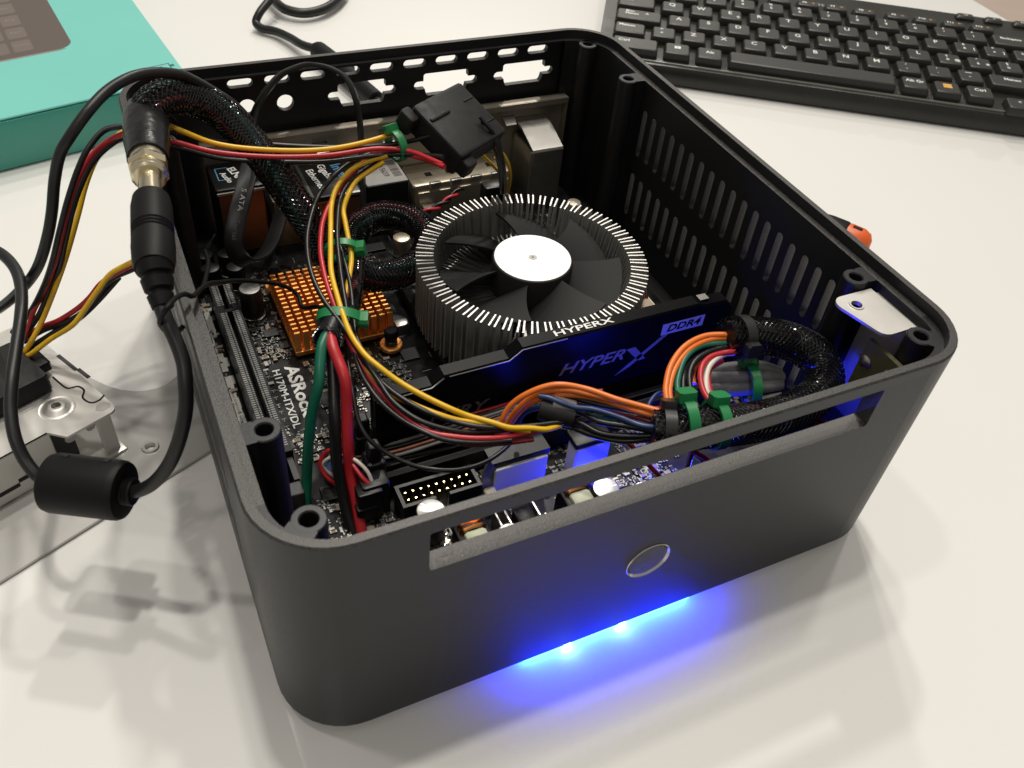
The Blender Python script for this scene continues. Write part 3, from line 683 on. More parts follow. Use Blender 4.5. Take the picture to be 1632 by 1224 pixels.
# pale power plug blocks caught by the blue light, and the smoky clip beside them
def pale(name, x0, x1, y0, y1, z1, label):
    o = thing(name, label, 'connector', ((x0+x1)/2, (y0+y1)/2, ZB))
    obj('housing', MB().bbox(x0, x1, y0, y1, ZB, z1, .5), 'pale_plastic', o, 30); return o
q0 = P(787, 748, 28); q1 = P(875, 726, 28)
cn = pale('power_connector', q0.x, q1.x, q1.y, q1.y+6, 28, 'pale power connector with a blue lit face beside the smoky clip')
obj('locking_ramp', MB().box(q0.x-.6, q1.x+.6, q1.y+1.0, q1.y+7.5, 28.02, 30.5), 'plastic', cn, 0)
q0 = P(917, 718, 30); q1 = P(972, 702, 30)
cn = pale('power_connector', q0.x, q1.x, q1.y-1, q1.y+5, 31, 'bright blue lit connector block under the black wires')
obj('cover', MB().bbox(q0.x-.4, q1.x+.4, q1.y-.7, q1.y+7, 31.02, 33, .5), 'plastic', cn, 30)
cl = thing('plastic_clip', 'smoky translucent plastic clip standing at the end of the pin header', 'clip', (77, 50, ZB))
q = P(778, 770, 22)
obj('clip_body', MB().loft([[(q.x-2.6, q.y-.6, ZB), (q.x+2.6, q.y-.6, ZB), (q.x+2.6, q.y+.6, ZB), (q.x-2.6, q.y+.6, ZB)], [(q.x-2.2, q.y-.5, 28), (q.x+2.2, q.y-.5, 28), (q.x+2.2, q.y+.5, 28), (q.x-2.2, q.y+.5, 28)], [(q.x-.7, q.y-.4, 33), (q.x-.2, q.y-.4, 33), (q.x-.2, q.y+.4, 33), (q.x-.7, q.y+.4, 33)]]), 'smoked', cl, 20)
obj('clip_foot', MB().bbox(q.x-2.2, q.x+1.6, q.y-4.2, q.y-.8, ZB, 21.5, .6), 'cream_plastic', cl, 20)
# blue indicator lamp on the converter board: lights the wires and lettering around it
li = thing('inner_blue_light', 'small blue indicator light glowing behind the front panel', 'light', (143, 33, ZC))
obj('lens', MB().lathe([(1.5, ZC), (1.5, 19), (1.1, 20.2), (.05, 20.8)], 14, Matrix.Translation((140, 31, 0))), 'led_in', li)
li2 = thing('inner_blue_light', 'small added blue light glowing between the silver topped capacitors and the pale blocks', 'light', (112, 36, ZC))  # second light, added to turn the pale blocks a stronger blue
obj('lens', MB().lathe([(1.3, ZC), (1.3, 17.5), (.9, 18.6), (.05, 19.0)], 14, Matrix.Translation((104, 40.5, 0))), 'led_in', li2)
pl2 = bpy.data.lights.new('inner_blue_lamp', 'POINT'); pl2.energy = 0.018; pl2.color = (0.01, 0.02, 1.0); pl2.shadow_soft_size = 0.002  # lamp of the added second light
po2 = bpy.data.objects.new('inner_blue_lamp', pl2); COL.objects.link(po2); po2.location = Vector((104, 40.5, 20.5))*MM; attach(po2, li2)
pl_ = bpy.data.lights.new('inner_blue_lamp', 'POINT'); pl_.energy = 0.085; pl_.color = (0.01, 0.02, 1.0); pl_.shadow_soft_size = 0.003
po = bpy.data.objects.new('inner_blue_lamp', pl_); COL.objects.link(po); po.location = Vector((140, 31, 25.5))*MM; attach(po, li)
# ------------------------------------------------------------------ wires, sleeves, plugs and ties
def centre(pts): 
    c = sum((Vector(p) for p in pts), Vector()) / len(pts); return c
def braid_strands(c, r, n_each, pitch, sr=.21, sides=4):
    """the crossing plastic strands of a braided sleeve along the centre line c (list of mm points)"""
    c = resample(c, .9); T = tangents(c); N = frames(c, T); mb = MB()
    for d in (1, -1):
        for k in range(n_each):
            pts = []; s_ = 0.0
            for i, p in enumerate(c):
                if i: s_ += (c[i] - c[i-1]).length
                a = d*2*math.pi*s_/pitch + 2*math.pi*k/n_each; b = T[i].cross(N[i])
                rr = (r if not callable(r) else r(i/(len(c)-1))) + .18*math.cos(a*7.0 + (0 if d > 0 else math.pi))
                pts.append(p + (N[i]*math.cos(a) + b*math.sin(a))*rr)
            mb.tube(pts, sr, sides, 1, raw=True, cap=False)
    return mb
def bundle(c, R_, cols, rr, parent, name='inner_wire', twist=120.0):
    """wires running side by side along c"""
    c = resample(c, 3.0); T = tangents(c); N = frames(c, T)
    for k, m_ in enumerate(cols):
        s_ = 0.0; pts = []
        for i, p in enumerate(c):
            if i: s_ += (c[i] - c[i-1]).length
            a = 2*math.pi*(k/len(cols) + s_/twist); pts.append(p + (N[i]*math.cos(a) + T[i].cross(N[i])*math.sin(a))*R_)
        obj(name, MB().tube(pts, rr, 8, 1, raw=True), 'w_' + m_, parent, 60)
def tie(label, c, axis, r, head_dir, m='tie_green', squash=1.0, w=2.6, tail=0, group='cable ties round the wires', head=(4.8, 4.4, 3.6)):
    """cable tie: band round the axis at c, square head on the side head_dir"""
    c = Vector(c); ax = Vector(axis).normalized(); h = Vector(head_dir); h = (h - ax*h.dot(ax)).normalized(); s_ = ax.cross(h)
    t = thing('cable_tie', label, 'cable tie', c, group)
    mb = MB(); n = 26; rings = []
    for k in range(n):
        a = 2*math.pi*k/n; d = h*math.cos(a) + s_*math.sin(a)*squash
        o, i = c + d*(r + .55), c + d*(r - .45)
        rings.append([i - ax*w/2, i + ax*w/2, o + ax*w/2, o - ax*w/2])
    rings.append(rings[0]); mb.loft(rings, None, False); obj('strap', mb, m, t, 40)
    T = frame_T(c + h*(r + head[2]*.28), ax, s_)
    hb = MB(); a, b, z = head[0]/2, head[1]/2, head[2]
    hb.bbox(-a, a, -b, b, -z*.35, z*.65, .9, T)
    hd = obj('head', hb, m, t, 30)
    obj('head_slot', MB().box(-a*.55, a*.55, -b*.25, b*.3, z*.65, z*.65+.03, T), 'tie_dark' if m == 'tie_green' else 'plastic', hd, 0)
    if tail: obj('tail', MB().box(-w/2+.3, w/2-.3, -.5, .6, -z*.4, z*.65 + tail, T), m, t, 0)
    return t

# --- drive power lead: four wires from the sleeve collar to the large four-pin plug
pl = thing('drive_power_lead', 'yellow, red and black wires running across the case into a large black four pin plug', 'power cable', P(520, 240, 84))
wire('yellow_wire', [(255,196,95),(285,207,93),(340,228,88),(420,240,85),(520,238,84),(600,222,84),(640,205,85.5),(668,176,90)], 1.05, 'w_yellow', pl)
wire('red_wire', [(255,220,92),(285,228,90),(335,241,87),(420,251,84),(520,248,83),(605,237,82.5),(650,240,82.5),(705,262,84)], 1.05, 'w_red', pl)
wire('red_wire', [(590,244,80),(625,241,80),(650,247,81),(678,254,82),(708,266,84)], 1.05, 'w_red', pl)
wire('black_wire', [(255,205,90),(300,218,87),(420,231,81.5),(540,234,80.5),(620,231,81),(665,222,84),(700,212,88)], 1.05, 'w_black', pl)
wire('black_wire', [(255,228,88),(300,240,85),(350,252,82),(430,259,80),(520,258,79.5),(600,248,79.5),(660,246,82),(706,250,85)], 1.05, 'w_black', pl)
p0, p1, p3 = P(658, 168, 95), P(733, 129, 95), P(708, 271, 84)
u = (p0 - p1); v = (p3 - p0); Lu = u.length
vv = v - u.normalized()*v.dot(u.normalized()); Lv = vv.length
TM = frame_T(p1, u, v)                                   # local z points up out of the plug
mbx = MB(); mbx.bbox(0, Lu, 0, Lv*.98, -9.5, 0, .8, TM)
pg = obj('plug_body', mbx, 'plastic_matte', pl, 25)
mbx = MB()
mbx.bbox(Lu-11, Lu-1, 7.0, 8.4, -.1, .7, .3, TM); mbx.bbox(1, 6, 7.0, 7.6, -.1, .35, .15, TM); mbx.bbox(.6, 7, Lv*.72, Lv*.72+.5, -.1, .35, .15, TM)
obj('plug_rib', mbx, 'plastic_matte', pg, 25)
obj('plug_lug', MB().bbox(Lu-.3, Lu+4.0, -1.6, 4.5, -8.5, -1.5, .7, TM), 'plastic_matte', pg, 25)
obj('plug_lug', MB().bbox(Lu-6.5, Lu-1.0, Lv*.9, Lv+3.2, -8.0, -2.0, .7, TM), 'plastic_matte', pg, 25)
# thin pair leaving the other side of the plug down to the fan socket
fl_ = thing('fan_power_lead', 'black and yellow wires dropping from the large plug behind the cooler', 'power cable', P(800, 260, 60))
for k, pts in enumerate(([(765,186,90),(782,208,86),(794,240,76),(799,275,62),(798,308,46)], [(768,192,88),(789,216,83),(800,246,73),(805,280,60),(804,308,46)], [(766,200,86),(784,228,78),(795,258,66),(799,290,52),(799,308,44)])):
    wire('black_wire', pts, .95, 'w_black', fl_)
for pts in ([(757,234,82),(763,228,82),(771,226,81),(783,230,78),(800,243,71),(811,264,62),(814,287,52),(810,306,44)], [(758,233,80),(766,243,74),(776,254,68),(788,266,60),(800,282,52),(806,306,43)], [(790,250,66),(802,268,60),(806,288,50),(803,306,43)]):
    wire('yellow_wire', pts, .75, 'w_yellow', fl_)
q = P(790, 312, 40)
obj('plug_body', MB().bbox(q.x-6, q.x+3, q.y-3, q.y+3, 30, 46, .6), 'plastic', fl_, 30)
# twisted pair beside the cooler
tw = thing('twisted_lead', 'thin twisted red and black wire pair lying beside the cooler rim', 'wire', P(700, 325, 42))
c = resample(spline(path([(640,352,40),(672,341,42),(705,325,43),(735,300,44)]), 8), 1.0)
T_ = tangents(c); N_ = frames(c, T_)
for k, m_ in enumerate(('w_red', 'w_black')):
    pts = [p + (N_[i]*math.cos(i*.55 + k*math.pi) + T_[i].cross(N_[i])*math.sin(i*.55 + k*math.pi))*.75 for i, p in enumerate(c)]
    obj(('red_wire', 'black_wire')[k], MB().tube(pts, .7, 8, 1, raw=True), m_, tw, 60)

# --- harness dropping through the middle and sweeping to the right
hn = thing('wire_harness', 'yellow, red and black wires sweeping down the middle and off to the right', 'power cable', P(560, 520, 58))
wire('yellow_wire', [(618,248,80),(590,256,78),(563,269,76),(547,283,74),(536,302,72),(530,326,70),(527,360,68),(526,400,67),(529,435,66),(537,470,65),(548,501,64),(560,534,63),(582,567,62),(602,584,61),(634,605,59),(671,630,57),(720,655,55),(745,662,54),(787,675,53),(812,681,52),(846,682,51),(870,684,50),(893,678,49)], 1.05, 'w_yellow', hn)
wire('yellow_wire', [(612,258,78),(590,272,75),(569,286,73),(555,306,71),(548,332,68),(550,356,66),(555,380,64),(560,410,61),(556,445,59),(551,482,57),(556,520,57),(572,568,57),(598,604,57),(621,623,56),(657,645,55),(700,662,54),(728,669,53),(769,677,52),(800,681,51),(845,687,50)], 1.05, 'w_yellow', hn)
wire('red_wire', [(622,243,78),(592,251,77),(567,269,74),(548,292,72),(526,324,70),(514,353,68),(510,380,67),(511,405,66),(515,430,65),(522,458,64),(533,486,63),(545,515,61),(562,552,59),(590,600,56),(630,648,54),(678,685,52),(730,697,51),(790,698,50),(838,691,49),(875,683,48)], 1.05, 'w_red', hn)
wire('black_wire', [(615,238,77),(566,254,76),(536,277,74),(508,311,71),(494,347,69),(490,380,68),(493,420,67),(502,449,66),(514,473,65),(529,497,64),(545,520,63),(567,553,61),(602,604,58),(627,640,56),(671,670,54),(720,685,52),(743,689,51),(802,685,50),(850,680,50),(905,672,50)], 1.0, 'w_black', hn)
wire('black_wire', [(612,250,75),(577,271,74),(554,294,72),(542,316,70),(538,347,68),(537,380,66),(541,430,64),(550,480,62),(560,530,60),(575,590,57),(603,638,55),(642,669,53),(686,694,52),(713,702,51),(765,706,50),(815,702,49)], 1.0, 'w_black', hn)
wire('black_wire', [(545,500,60),(562,545,59),(590,590,58),(625,622,57),(671,652,55),(720,672,53),(770,681,52),(830,680,51),(900,672,50)], 1.0, 'w_black', hn)
wire('black_wire', [(540,385,62),(553,430,60),(560,460,59),(563,500,58),(570,540,57),(600,600,55)], .95, 'w_black', hn)
wire('dark_red_wire', [(640,660,50),(690,690,49),(745,706,48),(800,708,47),(850,700,47)], 1.0, 'w_dark_red', hn)
th = thing('thin_wire', 'single thin black wire looping low in front of the memory sockets', 'wire', P(600, 712, 40))
wire('black_wire', [(548,530,56),(553,569,54),(562,628,50),(571,672,46),(589,700,43),(612,720,40),(656,740,38),(684,748,37),(728,749,37),(772,737,38),(802,718,39),(816,703,40)], .85, 'w_black', th)

# --- thick leads down to the front left of the board
def lead(label, m_, pts, r):
    t = thing('power_lead', label, 'power cable', P(*pts[-1])); wire('insulation', pts, r, m_, t, 12); return t
lead('thick green wire hanging straight down to the front left corner', 'w_green', [(522,530,62),(515,550,61),(508,582,58),(508,611,54),(499,656,46),(492,707,36),(488,755,26),(487,802,18)], 1.65)
lead('thick red wire hanging down to the front left of the board', 'w_red', [(525,528,62),(530,552,61),(537,575,59),(547,603,56),(552,648,49),(556,707,39),(560,755,30),(568,800,23),(577,852,16)], 1.75)
lead('thick black wire hanging beside the thick red wire', 'w_black', [(528,530,60),(528,560,58),(532,604,53),(533,663,46),(538,736,34),(543,775,27),(553,815,21),(563,852,16)], 1.75)
sp_ = thing('signal_lead', 'short red and white wires looped into a black plug near the front', 'wire', P(540, 740, 24))
wire('red_wire', [(590,775,30),(578,760,32),(545,722,34),(522,720,33),(509,737,30),(517,757,27),(540,776,24)], .85, 'w_red', sp_)
wire('white_wire', [(594,770,30),(585,750,33),(560,728,35),(532,727,33),(516,738,30),(522,752,27),(545,768,24)], .75, 'w_white', sp_)
wire('orange_wire', [(584,776,28),(574,757,30),(552,745,30),(540,742,28)], .75, 'w_brown', sp_)
q = P(592, 790, 26); obj('plug_body', MB().bbox(q.x-4.5, q.x+3, q.y-2.5, q.y+2.5, ZB, 30, .4), 'plastic', sp_, 30)
# flat ribbon of thin wires lying along the memory module
rb = thing('ribbon_lead', 'flat strip of thin red, grey and black wires along the memory module', 'wire', (90, 70, 27))
for k, m_ in enumerate(('red', 'black', 'grey', 'black', 'brown', 'grey')):
    d = 3.3*k
    pts = [P(566, 700 + d*2.2, 26), P(620, 694 + d*2.1, 27), P(700, 672 + d*2.0, 29), P(780, 652 + d*1.5, 32), P(850, 632 + d*1.3, 34), P(960, 622 + d, 36)]
    obj(m_ + '_wire', MB().tube(pts, .6, 7, 6), 'w_' + m_, rb, 60)

# --- braided sleeve from the collar, down the left side and round in a ring
bs = thing('braided_cable', 'fat black braided sleeve curling from the left rim into a ring on the board', 'cable', P(430, 270, 75))
ring_pts = [(232,196,98),(240,172,101),(262,155,102),(300,156,98),(340,172,93),(385,210,86),(430,266,78),(470,322,69),(506,376,58),(540,420,49),(585,440,43),(640,434,41),(676,408,42),(680,372,43),(650,348,44),(605,344,45),(572,362,46),(558,395,47),(556,430,49),(553,470,52),(545,505,56),(531,525,59),(520,545,60)]
cp = spline(path(ring_pts), 8)
rad = lambda t: 5.3 - 1.1*max(0, (t - .66)/.34)
obj('lining', MB().tube(cp, [4.3, 4.3, 4.3, 3.4, 2.9], 14, 1, raw=True), 'plastic', bs, 60)
bundle(cp[:-14], 3.6, ['black', 'dark_red', 'black', 'teal', 'black', 'dark_red', 'black', 'teal'], 1.15, bs, twist=170)
obj('braid', braid_strands(cp, rad, 16, 24), 'braid', bs, 60, 'stuff')
obj('sleeve_end', MB().tube(path([(531,522,60),(522,540,60.5)]), [4.2, 3.6], 14, 4), 'plastic', bs, 60)

# --- shrink-wrapped collar with the metal socket, then the plug with its ribbed relief, thick cable and ferrite
js = thing('power_socket', 'black wrapped collar with a brass hex nut socket resting on the left rim', 'socket', P(236, 240, 97))
a0, a1 = P(232, 196, 98), P(240, 312, 98); ax = (a1 - a0).normalized()
TJ = frame_T(a0, Vector((0,0,1)).cross(ax), Vector((0,0,1)))   # local z along... fixed below
def along(o, ax, up=Vector((0,0,1))):
    z = ax.normalized(); x = (up - z*up.dot(z)).normalized(); y = z.cross(x)
    return Matrix(((x.x, y.x, z.x, o.x), (x.y, y.y, z.y, o.y), (x.z, y.z, z.z, o.z), (0,0,0,1)))
TJ = along(a0, ax)
s2 = lambda px, py: (P(px, py, 98) - a0).dot(ax)
d0 = s2(237, 255); d1 = s2(239, 290); d2 = s2(241, 312); d3 = s2(243, 420)
obj('collar', MB().lathe([(4.8, -9), (6.0, -6), (6.7, 0), (6.5, d0*.5), (5.9, d0*.8), (5.7, d0)], 20, TJ), 'shrink', js, 50)
NS = .88
nut = MB(); nut.lathe([(5.6, d0-.5), (5.9, d0+1), (5.9, d0+3)], 24, TJ); 
nut.loft([[(6.5*math.cos(math.pi*k/3), 6.5*math.sin(math.pi*k/3), z) for k in range(6)] for z in (d0+3.2, d0+6.6)], TJ)
nut.lathe([(5.2, d0+6.7), (5.6, d0+7.0), (5.6, d0+7.6), (5.0, d0+8.0), (5.4, d0+8.4), (5.4, d0+9.0), (4.6, d0+9.6)], 24, TJ)
ci = TJ.inverted()
nut.v = [TJ @ Vector(((ci @ q).x*NS, (ci @ q).y*NS, (ci @ q).z)) for q in nut.v]
obj('hex_nut', nut, 'brass', js, 30)
fr = MB()
for k in range(16):
    a = random.uniform(-2.6, -.4); o = Vector((7.0*math.cos(a), 7.0*math.sin(a), random.uniform(-6, 2)))
    fr.tube([TJ @ o, TJ @ (o*1.12 + Vector((0, 0, 1.0))), TJ @ (o*1.25 + Vector((random.uniform(-1, 1), 0, 3 + random.random()*2)))], .14, 4, 3)
obj('frayed_braid', fr, 'braid', js, 0, 'stuff')
dp = thing('power_plug', 'black ribbed power plug with thick cable and cylindrical ferrite hanging on the left', 'power cable', P(244, 380, 97))
obj('barrel', MB().lathe([(3.1, d1-3), (3.1, d2+2)], 20, TJ), 'brass', dp)
b0, b1 = P(241, 316, 98), P(246, 428, 95); ax2 = b1 - b0; L_ = ax2.length; TP = along(b0, ax2)
pr = [(4.4, 0), (5.8, .8), (6.3, 4), (6.4, L_*.46)]
for k in range(3): z = L_*(.47 + .045*k); pr += [(6.4, z), (5.9, z+.4), (5.9, z+.8), (6.4, z+1.1)]
pr += [(6.4, L_*.66), (6.5, L_*.72), (6.3, L_*.9), (5.7, L_)]
pr = [(r_*.84, z) for r_, z in pr]
obj('plug_body', MB().lathe(pr, 28, TP), 'rubber', dp, 40)
cab = [(246,424,95),(252,468,91),(262,503,88),(279,540,84),(292,577,80),(296,615,76),(296,652,71),(284,706,62),(266,745,54),(240,773,47),(214,783,43),(190,779,41)]
cpts = spline(path(cab), 8)
rel = MB()
rp = resample(spline(path([(246,420,95.2),(252,455,92),(260,490,89)]), 8), .55); n_ = len(rp)
rr = []
for i in range(n_):
    t = i / (n_-1); rr.append((4.9 - 2.2*t) - (1.0 if (i // 2) % 4 == 3 and t < .85 else 0))
rel.tube(rp, rr, 18, 1, raw=True); obj('strain_relief', rel, 'rubber', dp, 40)
obj('cable', MB().tube(cpts, [2.1, 1.9, 1.85, 1.85, 1.85], 14, 1, raw=True), 'cable_jacket', dp, 60)
f0, f1 = P(204, 783, 42), P(76, 768, 41); axf = f1 - f0; Lf = axf.length; TF = along(f0, axf)
fb_ = obj('ferrite', MB().lathe([(3.0, 0.9), (6.9, 0.6), (7.7, .9), (8.1, 1.8), (8.2, 3), (8.2, Lf-2.5), (7.8, Lf-1), (6.8, Lf-.3), (2.6, Lf)], 36, TF), 'rubber', dp, 35)
obj('ferrite_relief', MB().lathe([(3.6, -1.8), (3.9, -1.2), (3.3, -.8), (3.9, -.2), (3.3, .2), (3.9, .8), (3.9, 1.2)], 18, TF), 'rubber', fb_, 40)
fd = MB()
for z in (5.5, Lf-5.5): fd.bbox(7.6, 8.35, -1.0, 1.0, z-.7, z+.7, .1, TF @ Matrix.Rotation(.5, 4, 'Z'))
obj('snap_mark', fd, 'plastic', fb_, 0)
obj('cable', MB().tube(path([(76,768,41),(60,758,43),(39,732,46),(24,698,50),(17,652,54),(20,600,58),(26,556,60),(33,505,62),(34,462,62),(24,428,62),(0,403,62),(-40,388,60)]), 1.75, 14), 'cable_jacket', dp, 60)

# --- flat data cable: over the left rim, arching inside and folding down to the board
sc1 = thing('data_cable', 'flat black data cable arching over the left rim and folding down inside', 'data cable', P(262, 118, 112))
Z_ = Vector((0, 0, 1))
obj('flat_lead', MB().tube(path([(-40,512,30),(-5,494,40),(29,466,52),(59,428,64),(76,376,76),(83,335,84),(87,288,92),(96,245,100),(112,217,105),(140,178,110),(170,146,112),(202,126,113),(232,117,112),(262,116,110),(290,120,107),(312,130,103),(342,147,97),(371,166,90),(393,188,82),(407,212,72),(420,245,62)]), 1.6, 12), 'cable_jacket', sc1, 50)
obj('flat_lead', MB().tube(path([(398,230,60),(400,205,68),(410,170,78),(427,142,84),(447,120,88),(469,109,90),(495,103,90),(525,108,89),(551,124,86),(566,155,80),(574,200,70),(577,260,58),(580,345,40)]), 1, 12, 7, (3.2, .8, Vector((0.36, .62, -.35)))), 'cable_jacket', sc1, 50)
fl2 = path([(400,256,62),(394,282,60),(386,315,56),(377,350,51),(372,380,46),(377,404,41),(392,416,38),(414,410,37),(432,388,38),(444,355,40),(452,320,42)])
obj('flat_lead', MB().tube(fl2, 1, 12, 7, (3.3, .75, lambda t: Vector((1, -.1 - .9*max(0, t-.45), .1 + .9*max(0, t-.45))))), 'cable_jacket', sc1, 50)
t = MB(); q = P(376, 322, 57.0)
text(t, 'S ATA', 2.5, P(385.5, 318, 57.2), (P(382, 330, 55.2) - P(388, 300, 58.8)), Vector((1, .1, .1)), 9)
obj('lettering', t, 'grey_print', sc1, 0)
t = MB(); text(t, 'Serial', 2.3, P(375.5, 366, 49.8), (P(373, 380, 47) - P(379, 350, 52)), Vector((1, .1, .1)), 7)
obj('lettering', t, 'label_dim', sc1, 0)

# --- wires leaving the collar to the left, and their second branch from behind the plug
lw = thing('drive_power_lead', 'red, black and yellow wires drooping left from the collar down to the metal bracket', 'power cable', P(110, 330, 70))
B_ = [(z) for z in range(1)]
wire('black_wire', [(215,196,96),(196,201,96),(167,209,95),(141,235,92),(125,268,87),(108,317,78),(94,366,68),(82,420,56),(69,460,46),(48,498,36),(20,530,27)], 1.15, 'w_black', lw)
wire('red_wire', [(222,205,94),(206,211,94),(176,221,92),(145,249,88),(126,282,83),(110,327,75),(98,376,65),(88,420,55),(76,455,46),(54,496,37),(46,522,31),(36,545,26)], 1.1, 'w_red', lw)
wire('black_wire', [(222,212,91),(190,222,90),(150,256,85),(128,300,78),(116,335,72),(104,385,62),(93,430,52),(80,462,44),(64,500,36),(44,530,29),(30,548,26)], 1.1, 'w_black', lw)
wire('yellow_wire', [(220,200,92),(190,216,89),(157,249,84),(141,288,77),(122,347,67),(104,412,55),(84,470,43),(65,515,34),(48,549,28),(36,566,25)], 1.1, 'w_yellow', lw)
l2 = thing('drive_power_lead', 'short yellow, red and black wires reaching from behind the plug to the metal bracket', 'power cable', P(150, 470, 45))
wire('yellow_wire', [(270,395,66),(232,407,62),(209,418,59),(177,437,54),(157,461,49),(137,491,43),(118,515,38),(80,541,31),(50,565,27),(36,572,25)], 1.1, 'w_yellow', l2)
wire('red_wire', [(268,402,63),(210,424,56),(163,452,47),(145,473,43),(125,491,39),(94,510,34),(67,521,30),(40,535,27)], 1.1, 'w_red', l2)
wire('black_wire', [(268,408,60),(212,430,54),(177,448,48),(153,477,42),(126,502,37),(98,516,33),(67,528,29),(38,545,26)], 1.1, 'w_black', l2)
wire('black_wire', [(190,442,48),(150,485,40),(125,508,36),(92,526,31),(58,546,27),(38,558,25)], 1.1, 'w_black', l2)
sp2 = thing('drive_plug', 'black drive plug block clipped on the metal bracket at the left edge', 'plug', P(20, 570, 26))
q = P(14, 575, 26); TT = frame_T((q.x, q.y, 0), (.91, .415, 0), (-.415, .91, 0))
obj('plug_body', MB().bbox(-30, 5, -16, 7, 21, 27.5, .8, TT), 'plastic_matte', sp2, 30)
obj('plug_lip', MB().bbox(-26, 9.5, -8.5, 2.5, 22, 25.5, .6, TT), 'plastic', sp2, 30)
obj('plug_cap', MB().bbox(-34, -2, 9, 17, 26, 33, .8, TT), 'plastic_matte', sp2, 30)

# twist tie wire hooked round the plug cable and across the board
ttw = thing('twist_tie', 'thin black twisted wire hooked over the left rim and across the heat sink', 'wire tie', P(320, 462, 84))
wire('bent_wire', [(292,520,76),(280,532,74),(264,528,82),(256,514,88),(258,500,92),(266,489,94),(279,474,92),(294,468,89.5),(306,472,87),(320,461,83),(332,452,79),(355,449,72),(382,448,66),(412,449,61),(441,453,57),(463,460,54),(475,472,52),(481,488,51),(490,491,52),(502,488,55),(520,492,58),(538,499,62)], .85, 'rubber', ttw, 8)
wire('bent_wire', [(322,463,82),(328,445,78),(331,420,72),(327,400,66)], .85, 'rubber', ttw, 8)

# --- orange, blue and black wires into the right-hand sleeve
mw = thing('main_power_bundle', 'orange wires arching over blue, green and black wires into the front sleeve', 'power cable', P(930, 645, 55))
O = lambda pts, m_, r=1.05, nm='wire': wire(nm, pts, r, m_, mw)
O([(792,690,40),(799,672,45),(812,650,50),(839,628,55),(883,614,58),(930,620,58),(986,638,58),(1020,645,58),(1050,655,58)], 'w_orange', 1.1, 'orange_wire')
O([(800,692,40),(809,671,44),(828,648,49),(857,629,54),(898,621,57),(942,628,57),(1020,650,57),(1050,660,57)], 'w_orange', 1.1, 'orange_wire')
O([(806,694,38),(818,668,43),(838,648,48),(868,634,53),(905,628,55),(950,635,55),(1020,656,56),(1050,664,56)], 'w_orange', 1.1, 'orange_wire')
O([(859,631,55),(876,635,55),(892,641,55),(915,650,54),(949,654,54),(986,665,54),(1020,677,55),(1050,682,55)], 'w_blue', 1.1, 'blue_wire')
O([(826,676,38),(832,664,42),(843,654,46),(862,648,49),(885,652,50)], 'w_blue', 1.1, 'blue_wire')
O([(880,634,52),(912,635,53),(956,645,54),(1020,657,55),(1050,668,55)], 'w_black', 1.15, 'black_wire')
O([(905,655,50),(926,659,51),(956,670,52),(1000,680,53),(1050,688,54)], 'w_black', 1.15, 'black_wire')
O([(900,668,48),(920,671,49),(956,688,49),(993,695,50),(1050,694,52)], 'w_black', 1.15, 'black_wire')
O([(895,678,46),(915,682,47),(945,694,47),(990,702,48),(1050,698,50)], 'w_black', 1.15, 'black_wire')
O([(900,648,49),(930,658,50),(956,666,51),(1000,677,52),(1050,690,53)], 'w_green', 1.1, 'green_wire')
O([(920,640,50),(950,646,51),(985,657,52),(1020,668,53),(1050,676,53)], 'w_dark_red', 1.1, 'red_wire')
O([(985,695,44),(1010,715,40),(1040,745,34),(1080,790,28)], 'w_dark_red', 1.0, 'red_wire')
O([(910,632,46),(945,622,47),(956,628,46),(962,640,44)], 'w_yellow', 1.0, 'yellow_wire')
O([(1000,640,50),(1030,650,52),(1060,650,54)], 'w_red', .8, 'red_wire')
O([(1030,662,52),(1036,642,54),(1050,626,54),(1066,628,52)], 'w_blue', .8, 'blue_wire')
c0, c1 = P(860, 650, 51), P(915, 665, 50)
obj('shrink_tube', MB().tube([c0, (c0+c1)/2, c1], [3.4, 3.7, 3.5], 14, 4), 'plastic_matte', mw, 50)
c0, c1 = P(880, 643, 53), P(915, 652, 52)
obj('shrink_tube', MB().tube([c0, c1], [2.6, 2.6], 14, 4), 'smoked', mw, 50)
rs_ = thing('braided_cable', 'fat black braided sleeve bending round inside the front right corner', 'cable', P(1300, 600, 56))
cp2 = spline(path([(1040,686,55),(1070,688,55),(1120,682,55),(1180,676,54),(1240,664,53),(1290,640,53),(1314,604,54),(1302,570,56),(1268,548,58),(1225,537,60),(1190,534,61),(1158,536,62)]), 8)
obj('lining', MB().tube(cp2, 4.6, 14, 1, raw=True), 'plastic', rs_, 60)
bundle(cp2, 3.7, ['black', 'black', 'dark_red', 'black', 'black', 'black', 'black', 'black'], 1.2, rs_, twist=190)
obj('braid', braid_strands(cp2, 5.9, 16, 26), 'braid', rs_, 60, 'stuff')
ob = thing('main_power_bundle', 'loop of orange, green, black, red and white wires leaving the right sleeve', 'power cable', P(1090, 580, 58))
def Lp(nm, m_, pts, r=1.15): wire(nm, pts, r, m_, ob)
end = (1160, 690)
Lp('orange_wire', 'w_orange', [(1172,534,62),(1155,533,62),(1123,535,62),(1091,552,62),(1069,582,61),(1061,610,60),(1060,632,59),(1072,668,57)])
Lp('orange_wire', 'w_orange', [(1172,540,61),(1155,538,61),(1126,542,61),(1097,558,61),(1076,586,60),(1067,612,59),(1066,634,58),(1080,670,56)])
Lp('green_wire', 'w_green', [(1172,546,60),(1157,546,60),(1116,551,60),(1092,570,60),(1081,596,59),(1080,622,58),(1092,660,56)])
Lp('black_wire', 'w_black', [(1172,552,59),(1140,556,59),(1107,574,59),(1098,596,58),(1101,625,57),(1111,648,56),(1128,672,54)])
Lp('black_wire', 'w_black', [(1172,556,58),(1130,560,57),(1098,582,57),(1089,606,57),(1090,630,56),(1100,660,55)])
